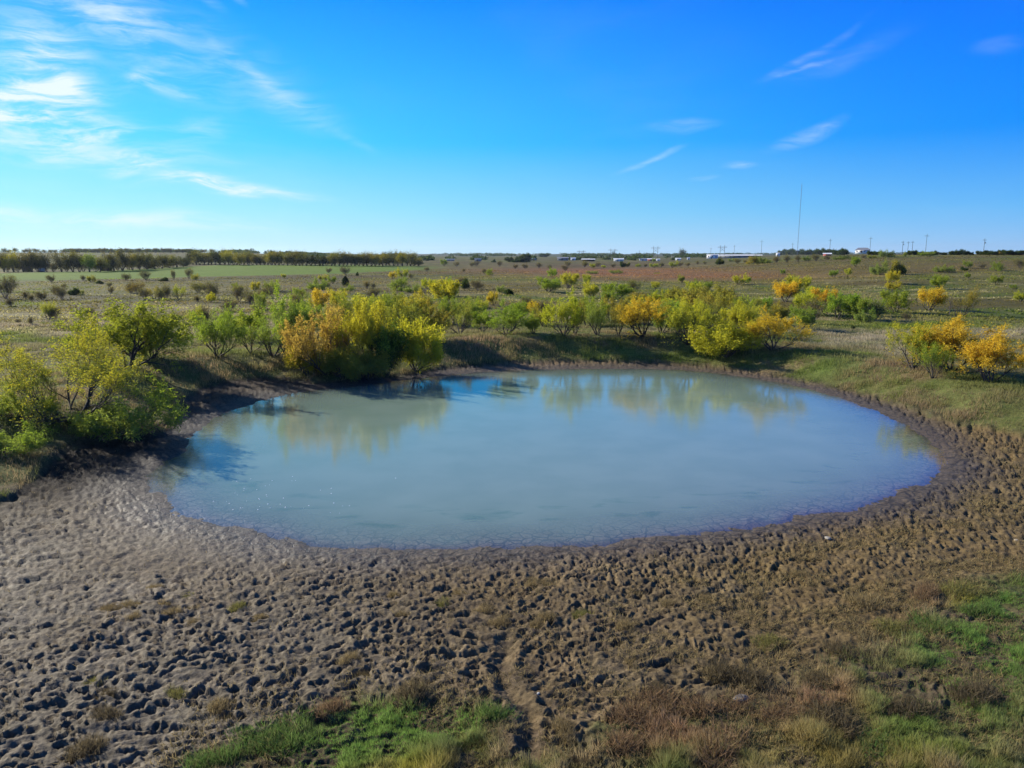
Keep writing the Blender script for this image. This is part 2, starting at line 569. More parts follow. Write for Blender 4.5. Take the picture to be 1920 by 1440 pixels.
def simple_mat(name, col, rough=0.8, metal=0.0, noise=0.15, scale=3.0):
    m, T = new_mat(name)
    tc = T.node('ShaderNodeTexCoord').outputs['Object']
    nz = T.noise(tc, scale, 4)
    c2 = tuple(max(0, c * (1 - noise * 2)) for c in col[:3]) + (1,)
    cc = T.mix(T.ramp(nz, 0.3, 0.7), C(*col), c2)
    b = T.node('ShaderNodeBsdfPrincipled', {'Base Color': cc, 'Roughness': rough, 'Metallic': metal})
    T.node('ShaderNodeOutputMaterial', {0: b.outputs[0]})
    return m


# ------------------------------------------------------------------ ground
def make_ground():
    a_front = np.radians(np.linspace(-43, 43, 900))
    a_rest = np.radians(np.linspace(43, 317, 70))[1:-1]
    ang = np.concatenate([a_front, a_rest])
    rs = [0.3, 1, 2, 3, 4, 5, 6, 7, 8, 8.7, 9.3, 9.8]
    r = 10.2
    while r < 85:
        rs.append(r)
        r += (r * r + 100) / (10 * 731) * 1.18
    while r < 14000:
        rs.append(r)
        r *= 1.022
    rs = np.array(rs)
    A, R = np.meshgrid(ang, rs)
    x = (np.sin(A) * R).ravel()
    y = (np.cos(A) * R).ravel()
    z, sd, vd, pv = heights(x, y, True)
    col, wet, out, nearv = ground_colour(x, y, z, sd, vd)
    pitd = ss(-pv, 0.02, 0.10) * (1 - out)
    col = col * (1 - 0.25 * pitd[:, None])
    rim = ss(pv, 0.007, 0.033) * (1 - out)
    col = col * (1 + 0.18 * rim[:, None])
    na, nr = len(ang), len(rs)
    i = np.arange(na)
    j = np.arange(nr - 1)
    I, J = np.meshgrid(i, j)
    I2 = (I + 1) % na
    f = np.stack([J * na + I, (J + 1) * na + I, (J + 1) * na + I2, J * na + I2], -1).reshape(-1, 4)[:, ::-1]
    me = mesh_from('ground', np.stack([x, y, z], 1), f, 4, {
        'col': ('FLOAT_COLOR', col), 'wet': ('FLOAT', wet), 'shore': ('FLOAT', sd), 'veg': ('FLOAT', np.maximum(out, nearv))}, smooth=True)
    m, T = new_mat('ground_soil')
    geo = T.node('ShaderNodeNewGeometry').outputs['Position']
    base = T.attr('col', 'Color')
    wet_ = T.attr('wet')
    sh = T.attr('shore')
    veg = T.attr('veg')
    fine = T.noise(geo, 9.0, 6, 0.65)
    mid_ = T.noise(geo, 1.6, 5, 0.6)
    big = T.noise(geo, 0.12, 5, 0.6)
    c = T.mix(T.ramp(fine, 0.30, 0.75), T.mix(1.0, base, C(0.62, 0.60, 0.58), 'MULTIPLY'), T.mix(1.0, base, C(1.35, 1.33, 1.30), 'MULTIPLY'))
    c = T.mix(T.ramp(mid_, 0.35, 0.7, 0.0, 0.55), c, T.mix(1.0, c, C(0.72, 0.74, 0.68), 'MULTIPLY'))
    c = T.mix(T.ramp(big, 0.40, 0.65, 0.0, 0.5), c, T.mix(1.0, c, C(1.22, 1.12, 1.02), 'MULTIPLY'))
    # grass stalks lying on the pasture give it a streaked grain
    mp = T.node('ShaderNodeMapping', {'Vector': geo, 'Scale': (0.35, 1.0, 1.0)}).outputs[0]
    st = T.noise(mp, 0.75, 6, 0.7)
    c = T.mix(T.math('MULTIPLY', veg, T.ramp(st, 0.38, 0.68, 0.0, 0.75)), c, T.mix(1.0, c, C(0.55, 0.58, 0.50), 'MULTIPLY'))
    # drying cracks round the water line and under the shallow water
    wob = T.noise(geo, 2.5, 3, 0.5, out=1)
    gv = T.node('ShaderNodeVectorMath', {0: geo, 1: T.node('ShaderNodeVectorMath', {0: wob, 3: 0.22}, operation='SCALE').outputs[0]}, operation='ADD').outputs[0]
    flat = T.node('ShaderNodeMapping', {'Vector': gv, 'Scale': (1, 1, 0.0)}).outputs[0]
    vo = T.node('ShaderNodeTexVoronoi', {'Vector': flat, 'Scale': 2.0}, feature='DISTANCE_TO_EDGE').outputs['Distance']
    vo2 = T.node('ShaderNodeTexVoronoi', {'Vector': flat, 'Scale': 5.5}, feature='DISTANCE_TO_EDGE').outputs['Distance']
    band = T.math('MULTIPLY', T.ramp(sh, 2.4, 0.9), T.ramp(sh, -3.0, -1.5))
    crack = T.math('MAXIMUM', T.ramp(vo, 0.085, 0.03), T.math('MULTIPLY', T.ramp(vo2, 0.06, 0.02), 0.2))
    crack = T.math('MULTIPLY', crack, band)
    c = T.mix(T.math('MULTIPLY', crack, 0.8), c, C(0.018, 0.015, 0.013))
    rough = T.math('SUBTRACT', 0.95, T.math('MULTIPLY', wet_, T.ramp(fine, 0.3, 0.7, 0.22, 0.55)))
    hgt = T.math('ADD', T.math('MULTIPLY', fine, 0.05), T.math('MULTIPLY', mid_, 0.10))
    hgt = T.math('SUBTRACT', hgt, T.math('MULTIPLY', crack, 0.012))
    bmp = T.node('ShaderNodeBump', {'Height': hgt, 'Strength': 0.85, 'Distance': 0.8})
    b = T.node('ShaderNodeBsdfPrincipled', {'Base Color': c, 'Roughness': rough, 'Normal': bmp.outputs[0], 'Specular IOR Level': T.math('MULTIPLY_ADD', wet_, 0.45, 0.12)})
    T.node('ShaderNodeOutputMaterial', {0: b.outputs[0]})
    link('ground', me, m, kind='structure')


def make_water():
    xs = np.arange(-24, 27, 0.25)
    ys = np.arange(18, 64, 0.25)
    X, Y = np.meshgrid(xs, ys)
    x = X.ravel()
    y = Y.ravel()
    z, sd, vd, _ = heights(x, y, False)
    depth = np.maximum(-z, 0)
    nx = len(xs)
    ny = len(ys)
    I, J = np.meshgrid(np.arange(nx - 1), np.arange(ny - 1))
    f = np.stack([J * nx + I, J * nx + I + 1, (J + 1) * nx + I + 1, (J + 1) * nx + I], -1).reshape(-1, 4)
    keep = (sd[f] < 1.4).any(1)
    f = f[keep]
    used = np.unique(f)
    mp = np.full(nx * ny, -1)
    mp[used] = np.arange(len(used))
    f = mp[f]
    co = np.stack([x, y, np.zeros_like(x)], 1)[used]
    me = mesh_from('pond_water', co, f, 4, {'depth': ('FLOAT', depth[used]), 'shore': ('FLOAT', sd[used])}, smooth=True)
    m, T = new_mat('pond_water')
    geo = T.node('ShaderNodeNewGeometry').outputs['Position']
    d = T.attr('depth')
    sh = T.attr('shore')
    # silt makes the water opaque within a few decimetres
    op = T.math('SUBTRACT', 1.0, T.math('POWER', 2.718, T.math('MULTIPLY', d, -8.0)))
    cloudy = T.noise(geo, 0.35, 4, 0.5)
    silt = T.mix(T.ramp(cloudy, 0.3, 0.7), C(*SILT_A), C(*SILT_B))
    weedn = T.noise(T.node('ShaderNodeMapping', {'Vector': geo, 'Scale': (0.35, 0.9, 1)}).outputs[0], 1.3, 5, 0.6, 0.5)
    weed = T.math('MULTIPLY', T.ramp(weedn, 0.50, 0.72), T.math('MULTIPLY', T.ramp(sh, -1.6, -2.3), T.ramp(sh, -5.2, -3.4)))
    sepp = T.node('ShaderNodeSeparateXYZ', {0: geo})
    weed = T.math('MULTIPLY', weed, T.ramp(sepp.outputs[1], 42, 34, 0.0, 0.38))
    silt = T.mix(weed, silt, C(0.02, 0.13, 0.07))
    dif = T.node('ShaderNodeBsdfDiffuse', {'Color': silt})
    trn = T.node('ShaderNodeBsdfTransparent', {'Color': C(0.92, 0.92, 0.96)})
    body = T.node('ShaderNodeMixShader', {0: op, 1: trn.outputs[0], 2: dif.outputs[0]})
    rip = T.noise(T.node('ShaderNodeMapping', {'Vector': geo, 'Rotation': (0, 0, 0.5), 'Scale': (1, 1.8, 1)}).outputs[0], 4.5, 3, 0.5)
    area = T.ramp(T.noise(geo, 0.10, 2, 0.5), 0.35, 0.65, 0.25, 1.0)
    bmp = T.node('ShaderNodeBump', {'Height': rip, 'Strength': T.math('MULTIPLY', area, 0.30), 'Distance': 0.012})
    gl = T.node('ShaderNodeBsdfGlossy', {'Color': C(1, 1, 1), 'Roughness': 0.07, 'Normal': bmp.outputs[0]})
    inc = T.node('ShaderNodeNewGeometry').outputs['Incoming']
    cosv = T.math('ABSOLUTE', T.node('ShaderNodeVectorMath', {0: inc, 1: bmp.outputs[0]}, operation='DOT_PRODUCT').outputs['Value'])
    fr = T.math('MULTIPLY_ADD', T.math('POWER', T.math('SUBTRACT', 1.0, cosv, clamp=True), 5.0), 0.98, 0.02, clamp=True)
    mx = T.node('ShaderNodeMixShader', {0: fr, 1: body.outputs[0], 2: gl.outputs[0]})
    T.node('ShaderNodeOutputMaterial', {0: mx.outputs[0]})
    link('pond_water', me, m, kind='structure')


SILT_A = (0.185, 0.260, 0.195)
SILT_B = (0.210, 0.285, 0.220)
make_ground()
make_water()


def place(pxs, pys, lo=6.0, hi=9000.0):
    """where the view ray of each photograph position meets the ground"""
    pxs = np.asarray(pxs, float)
    pys = np.asarray(pys, float)
    vx = (pxs - 960) / F
    vy = -(pys - 720) / F
    dx = vx
    dy = math.cos(PITCH) + vy * math.sin(PITCH)
    dz = -math.sin(PITCH) + vy * math.cos(PITCH)
    ts = np.geomspace(lo, hi, 500)
    X = dx[:, None] * ts
    Y = dy[:, None] * ts
    Z = CAMZ + dz[:, None] * ts
    H = heights(X.ravel(), Y.ravel(), False)[0].reshape(X.shape)
    hit = Z < H
    idx = np.where(hit.any(1), hit.argmax(1), len(ts) - 1)
    idx = np.maximum(idx, 1)
    k = np.arange(len(pxs))
    a = (Z - H)[k, idx - 1]
    b = (Z - H)[k, idx]
    w = np.clip(a / np.where(a - b == 0, 1, a - b), 0, 1)
    t = ts[idx - 1] * (1 - w) + ts[idx] * w
    x = dx * t
    y = dy * t
    z = heights(x, y, False)[0]
    return x, y, z, t, hit.any(1)


# ------------------------------------------------------------------ plant materials
def leaf_material(name, greens, trans=0.45):
    m, T = new_mat(name)
    oi = T.node('ShaderNodeObjectInfo')
    rnd = T.attr('rnd')
    tip = T.attr('tip')
    nz = T.noise(T.node('ShaderNodeTexCoord').outputs['Object'], 1.3, 3)
    g = T.mix(rnd, C(*greens[0]), C(*greens[1]))
    g = T.mix(T.math('MULTIPLY', oi.outputs['Random'], 0.5), g, C(*greens[2]))
    t = T.math('ADD', T.math('ADD', tip, T.math('MULTIPLY', rnd, 0.75)), T.math('MULTIPLY', nz, 0.9))
    t = T.math('SUBTRACT', t, T.math('SUBTRACT', 1.98, T.math('MULTIPLY', oi.outputs['Alpha'], 1.35)))
    f = T.ramp(t, -0.35, 0.40)
    c = T.mix(f, g, oi.outputs['Color'])
    c = T.mix(T.math('MULTIPLY', rnd, 0.35), c, T.mix(1.0, c, C(0.55, 0.6, 0.6), 'MULTIPLY'))
    d = T.node('ShaderNodeBsdfDiffuse', {'Color': c})
    tr = T.node('ShaderNodeBsdfTranslucent', {'Color': T.mix(1.0, c, C(1.35, 1.30, 0.75), 'MULTIPLY')})
    mx = T.node('ShaderNodeMixShader', {0: trans, 1: d.outputs[0], 2: tr.outputs[0]})
    T.node('ShaderNodeOutputMaterial', {0: mx.outputs[0]})
    return m


M_LEAF = leaf_material('mesquite_leaf', [(0.20, 0.27, 0.070, 1), (0.34, 0.37, 0.11, 1), (0.23, 0.29, 0.12, 1)], 0.52)
M_DARK = leaf_material('dark_leaf', [(0.045, 0.075, 0.022, 1), (0.085, 0.115, 0.030, 1), (0.06, 0.09, 0.035, 1)], 0.35)
M_OLD = leaf_material('fading_leaf', [(0.12, 0.105, 0.05, 1), (0.19, 0.16, 0.07, 1), (0.14, 0.11, 0.075, 1)], 0.35)
M_ROW = leaf_material('hedgerow_leaf', [(0.070, 0.070, 0.035, 1), (0.11, 0.105, 0.045, 1), (0.085, 0.08, 0.045, 1)], 0.3)
M_BARK = simple_mat('bark', (0.060, 0.050, 0.042, 1), 0.9)
M_TWIG = simple_mat('bare_twig', (0.165, 0.135, 0.120, 1), 0.9)


def blade_material(name='grass_blade'):
    m, T = new_mat(name)
    c = T.attr('col', 'Color')
    d = T.node('ShaderNodeBsdfDiffuse', {'Color': c})
    tr = T.node('ShaderNodeBsdfTranslucent', {'Color': c})
    mx = T.node('ShaderNodeMixShader', {0: 0.5, 1: d.outputs[0], 2: tr.outputs[0]})
    T.node('ShaderNodeOutputMaterial', {0: mx.outputs[0]})
    return m


M_BLADE = blade_material()


# ------------------------------------------------------------------ tree generator
class Tree:
    """branches as tapered tubes, leaves as small triangles; crown size kept for scaling"""
    def __init__(s, seed, stems=5, spread=48, length=1.9, levels=4, kids=(3, 4), ratio=0.62, up=0.10, leaf=(0.15, 0.055),
                 nleaf=30, r0=0.10, sag=0.0, clump=0.10, single=False, low=0.0, sides=5, jit=0.16, minup=-1.0, base=None):
        R = random.Random(seed)
        s.np = np.random.default_rng(seed)
        s.V = []
        s.Fc = []
        s.tips = []
        s.R = R

        def perp(d):
            a = Vector((R.gauss(0, 1), R.gauss(0, 1), R.gauss(0, 1)))
            p = a - d * a.dot(d)
            return p.normalized()

        def tube(pts, rad, n):
            b0 = len(s.V)
            for k, (p, r) in enumerate(zip(pts, rad)):
                d = (pts[min(k + 1, len(pts) - 1)] - pts[max(k - 1, 0)]).normalized()
                u = d.orthogonal().normalized()
                v = d.cross(u)
                for q in range(n):
                    an = 2 * math.pi * q / n
                    s.V.append(p + (u * math.cos(an) + v * math.sin(an)) * r)
            for k in range(len(pts) - 1):
                for q in range(n):
                    q2 = (q + 1) % n
                    s.Fc.append((b0 + k * n + q, b0 + k * n + q2, b0 + (k + 1) * n + q2, b0 + (k + 1) * n + q))

        def grow(p, d, L, r, lv):
            nseg = 5 if lv == 0 else (4 if lv < levels - 1 else 2)
            pts = [p.copy()]
            rad = [r]
            ds = [d.copy()]
            for k in range(nseg):
                d = (d + perp(d) * jit * R.uniform(0.4, 1.3) + Vector((0, 0, up - sag * (lv / levels)))).normalized()
                if d.z < minup:
                    d.z = minup
                    d.normalize()
                p = p + d * (L / nseg)
                pts.append(p.copy())
                rad.append(max(0.004, r * (1 - 0.72 * (k + 1) / nseg)))
                ds.append(d.copy())
            tube(pts, rad, sides if lv < 2 else 3)
            if lv >= levels - 1:
                s.tips.append((pts[0], pts[-1], L))
                return
            nk = R.randint(*kids) + (1 if lv == 0 else 0)
            for c in range(nk):
                f = (0.35 if lv == 0 else 0.25) + (0.65 if lv == 0 else 0.75) * (c + R.random() * 0.6) / nk
                f = min(f, 1.0)
                i = min(int(f * nseg), nseg - 1)
                w = f * nseg - i
                q = pts[i].lerp(pts[i + 1], w)
                dd = ds[i + 1]
                ang = math.radians(R.uniform(24, 52))
                nd = (dd * math.cos(ang) + perp(dd) * math.sin(ang)).normalized()
                grow(q, nd, L * ratio * R.uniform(0.75, 1.2), max(0.006, rad[i] * 0.6), lv + 1)
            grow(pts[-1], ds[-1], L * ratio * R.uniform(0.8, 1.1), rad[-1], lv + 1)

        if single:
            # a straight bole first
            tr = [Vector((0, 0, -0.1)), Vector((R.uniform(-.1, .1), R.uniform(-.1, .1), length * 0.5)), Vector((R.uniform(-.2, .2), R.uniform(-.2, .2), length))]
            tube(tr, [r0 * 1.3, r0, r0 * 0.9], 6)
            start = tr[-1]
        else:
            start = Vector((0, 0, -0.08))
        for k in range(stems):
            a = 2 * math.pi * (k + R.uniform(-.3, .3)) / stems
            t = math.radians(spread * R.uniform(0.45, 1.15))
            d = Vector((math.cos(a) * math.sin(t), math.sin(a) * math.sin(t), math.cos(t)))
            grow(start + Vector((math.cos(a), math.sin(a), 0)) * r0 * 0.6, d, length * R.uniform(0.8, 1.15), r0 * R.uniform(0.6, 1.0), 0)
        # leaves
        n = len(s.tips)
        P0 = np.array([t[0] for t in s.tips])
        P1 = np.array([t[1] for t in s.tips])
        g = s.np
        idx = np.repeat(np.arange(n), nleaf)
        # uneven: some twigs nearly bare
        keep = g.random(len(idx)) < np.clip(g.normal(0.8, 0.35, n), 0.1, 1.0)[idx]
        idx = idx[keep]
        tt = g.uniform(0.0, 1.15, len(idx))[:, None]
        pos = P0[idx] * (1 - tt) + P1[idx] * tt + g.normal(0, clump, (len(idx), 3))
        if low > 0:
            pos[:, 2] = np.maximum(pos[:, 2], g.uniform(0.02, low, len(idx)))
        else:
            pos[:, 2] = np.maximum(pos[:, 2], 0.05)
        if base:
            zz = pos[:, 2] / np.percentile(pos[:, 2], 99)
            pos = pos[g.random(len(pos)) < 0.12 + 0.88 * ss(zz, base[0], base[1])]
        s.leaves = leaf_tris(g, pos, leaf)
        zmax = np.percentile(pos[:, 2], 99.5) if len(pos) else 1
        rad = np.hypot(pos[:, 0] - pos[:, 0].mean(), pos[:, 1] - pos[:, 1].mean())
        s.W = 2 * np.percentile(rad, 96)
        s.H = zmax
        s.cx, s.cy = pos[:, 0].mean(), pos[:, 1].mean()
        ctr = np.array([s.cx, s.cy, zmax * 0.45])
        out = np.linalg.norm((pos - ctr) / np.array([s.W / 2, s.W / 2, zmax * 0.55]), axis=1)
        tipv = np.clip(0.62 * pos[:, 2] / zmax + 0.38 * out, 0, 1.2)
        rn = g.random(len(pos))
        s.tip = np.repeat(tipv, 3)
        s.rnd = np.repeat(rn, 3)

    def meshes(s, name, leafmat, barkmat):
        V = np.array([tuple(v) for v in s.V])
        tm = mesh_from(name + '_trunk', V, np.array(s.Fc), 4, smooth=True)
        tm.materials.append(barkmat)
        L = s.leaves
        lm = None
        if L is not None and len(L):
            lm = mesh_from(name + '_crown', L, np.arange(len(L)).reshape(-1, 3), 3, {'tip': ('FLOAT', s.tip), 'rnd': ('FLOAT', s.rnd)})
            lm.materials.append(leafmat)
        return tm, lm


def leaf_tris(g, pos, leaf, droop=0.35):
    n = len(pos)
    d = g.normal(0, 1, (n, 3))
    d[:, 2] = d[:, 2] * 0.8 - droop
    d /= np.linalg.norm(d, axis=1)[:, None]
    q = g.normal(0, 1, (n, 3))
    q -= d * (q * d).sum(1)[:, None]
    q /= np.linalg.norm(q, axis=1)[:, None]
    Ln = leaf[0] * g.uniform(0.6, 1.35, n)[:, None]
    Wd = leaf[1] * g.uniform(0.7, 1.3, n)[:, None]
    a = pos - q * Wd * 0.5
    b = pos + q * Wd * 0.5
    c = pos + d * Ln + q * Wd * 0.15
    return np.stack([a, b, c], 1).reshape(-1, 3)


LIB = {}


def lib(key, leafmat, barkmat=M_BARK, **kw):
    t = Tree(**kw)
    LIB.setdefault(key, []).append((t.meshes(key, leafmat, barkmat), t.W, t.H))


for sd_ in (11, 12, 13, 14, 15):
    lib('mesq', M_LEAF, seed=sd_, stems=5 + sd_ % 2, spread=56, length=1.9, nleaf=32, leaf=(0.14, 0.048), sag=0.06, jit=0.24, clump=0.07, base=(0.22, 0.55))
lib('bigmesq', M_LEAF, seed=17, stems=8, spread=68, length=2.1, levels=5, kids=(2, 3), ratio=0.64, nleaf=30, leaf=(0.085, 0.030), sag=0.02, up=0.13, jit=0.20, clump=0.06, base=(0.25, 0.6))
for sd_ in (21, 22, 23):
    lib('sparse', M_LEAF, seed=sd_, stems=5, spread=46, length=1.8, nleaf=18, leaf=(0.14, 0.050), jit=0.26, base=(0.25, 0.6))
for sd_ in (31, 32, 33):
    lib('bush', M_LEAF, seed=sd_, stems=9, spread=74, length=1.3, nleaf=22, leaf=(0.15, 0.055), low=0.7, r0=0.06, jit=0.26, ratio=0.66, kids=(2, 3))
for sd_ in (41, 42):
    lib('willow', M_LEAF, seed=sd_, stems=8, spread=58, length=1.5, nleaf=46, leaf=(0.17, 0.06), low=1.1, r0=0.07, jit=0.24, kids=(2, 3), ratio=0.68, clump=0.14)
for sd_ in (51, 52):
    lib('broad', M_DARK, seed=sd_, stems=8, spread=52, length=1.6, nleaf=32, leaf=(0.16, 0.12), low=1.0, r0=0.07, kids=(2, 3), clump=0.16)
for sd_ in (61, 62, 63):
    lib('small', M_LEAF, seed=sd_, stems=5, spread=54, length=1.6, levels=4, kids=(2, 3), nleaf=26, leaf=(0.20, 0.085), sag=0.05, jit=0.26, sides=4, clump=0.12, base=(0.15, 0.5))
for sd_ in (71, 72, 73):
    lib('bare', M_OLD, M_TWIG, seed=sd_, stems=12, spread=44, length=1.1, levels=4, kids=(2, 3), nleaf=5, leaf=(0.10, 0.05), low=0.5, r0=0.035, jit=0.22, sides=3, up=0.16, ratio=0.66)
for sd_ in (81, 82):
    lib('sapling', M_OLD, M_TWIG, seed=sd_, stems=3, spread=16, length=2.0, levels=3, kids=(3, 4), nleaf=5, leaf=(0.12, 0.05), r0=0.05, sides=3, ratio=0.42, up=0.06)
for sd_ in (91, 92, 93, 94):
    lib('row', M_ROW, seed=sd_, stems=4 + sd_ % 2, spread=30, length=2.2, levels=4, kids=(2, 3), nleaf=17, leaf=(0.26, 0.12), r0=0.15, sides=4, clump=0.34, jit=0.30, up=0.05, low=1.5)
for sd_ in (101, 102):
    lib('oak', M_DARK, seed=sd_, stems=7, spread=66, length=1.9, levels=4, kids=(2, 3), nleaf=18, leaf=(0.36, 0.26), r0=0.16, single=False, sides=4, clump=0.26, low=0.6)
for sd_ in (111, 112):
    lib('darkbush', M_DARK, seed=sd_, stems=9, spread=78, length=1.2, levels=3, kids=(3, 4), nleaf=44, leaf=(0.24, 0.13), low=0.8, r0=0.06, sides=3, clump=0.2)


def cedar():
    g = np.random.default_rng(5)
    n = 5200
    t = g.random(n) ** 0.8
    rr = np.sin(np.clip(t * 0.88 + 0.12, 0, 1) ** 0.75 * math.pi) ** 0.7 * 0.95 * np.sqrt(g.random(n)) * (0.85 + 0.3 * g.random(n))
    a = g.random(n) * 2 * math.pi
    pos = np.stack([np.cos(a) * rr, np.sin(a) * rr, 0.15 + t * 2.9], 1)
    L = leaf_tris(g, pos, (0.16, 0.08), -0.6)
    lm = mesh_from('cedar_crown', L, np.arange(len(L)).reshape(-1, 3), 3, {'tip': ('FLOAT', np.repeat(t * 0, 3)), 'rnd': ('FLOAT', np.repeat(g.random(n), 3))})
    m = leaf_material('cedar_leaf', [(0.020, 0.045, 0.018, 1), (0.035, 0.065, 0.022, 1), (0.02, 0.05, 0.02, 1)], 0.15)
    lm.materials.append(m)
    k = 6
    V = [(math.cos(2 * math.pi * i / k) * r, math.sin(2 * math.pi * i / k) * r, z) for z, r in ((-0.1, 0.09), (1.4, 0.05)) for i in range(k)]
    tm = mesh_from('cedar_trunk', np.array(V), np.array([(i, (i + 1) % k, k + (i + 1) % k, k + i) for i in range(k)]), 4)
    tm.materials.append(M_BARK)
    LIB['cedar'] = [((tm, lm), 1.9, 3.0)]


cedar()

TIP = {'G': (0.27, 0.33, 0.045), 'Y': (0.45, 0.43, 0.045), 'O': (0.60, 0.43, 0.05), 'L': (0.33, 0.29, 0.055), 'D': (0.08, 0.12, 0.03), 'T': (0.46, 0.34, 0.09)}
PR = random.Random(99)
THINGS = []          # (type word, zone phrase, object, px)

NAMES = {'mesq': 'mesquite_tree', 'bigmesq': 'mesquite_tree', 'sparse': 'mesquite_tree', 'small': 'mesquite_tree', 'bush': 'leafy_shrub', 'willow': 'willow_tree', 'broad': 'broadleaf_tree',
         'bare': 'bare_shrub', 'sapling': 'bare_sapling', 'row': 'hedgerow_tree', 'oak': 'oak_tree', 'darkbush': 'evergreen_shrub', 'cedar': 'cedar_tree'}
CATS = {'mesq': 'tree', 'bigmesq': 'tree', 'sparse': 'tree', 'small': 'tree', 'bush': 'shrub', 'willow': 'tree', 'broad': 'tree', 'bare': 'shrub', 'sapling': 'sapling',
        'row': 'tree', 'oak': 'tree', 'darkbush': 'shrub', 'cedar': 'tree'}


def put_plants(rows, parts=True):
    """rows: (kind, base x, base y, width px, height px, tip key, tip amount, label or None, group or None)"""
    X, Y, Z, Dp, hit = place([r_[1] for r_ in rows], [r_[2] for r_ in rows])
    objs = []
    for i, r_ in enumerate(rows):
        kind, bx, by, w, h, key, amt, label, group = r_
        var = LIB[kind][PR.randrange(len(LIB[kind]))]
        (tm, lm), W0, H0 = var
        s = Dp[i] / F
        sx = w * s / W0
        sz = h * s / H0
        root = bpy.data.objects.new(NAMES[kind], None)
        COL.objects.link(root)
        root.empty_display_size = 0.3
        root.location = (X[i], Y[i], Z[i] - 0.05)
        root.rotation_euler = (0, 0, PR.random() * 6.28)
        root.scale = (sx, sx, sz)
        woody = kind in ('bare', 'darkbush', 'bush')
        t = link('branches' if woody else 'trunk', tm, parent=root)
        c = link('foliage' if woody else 'crown', lm, parent=root)
        tc = TIP[key]
        j = PR.uniform(0.88, 1.12)
        c.color = (tc[0] * j, tc[1] * PR.uniform(0.92, 1.08), tc[2], amt * (0.82 if key == 'O' else 0.92))
        if kind == 'bare':
            sx2 = min(sx * 1.25, sz * 1.5)
            root.scale = (sx2, sx2, sz * 1.1)
        tag(root, label, CATS[kind], group)
        objs.append(root)
    return objs



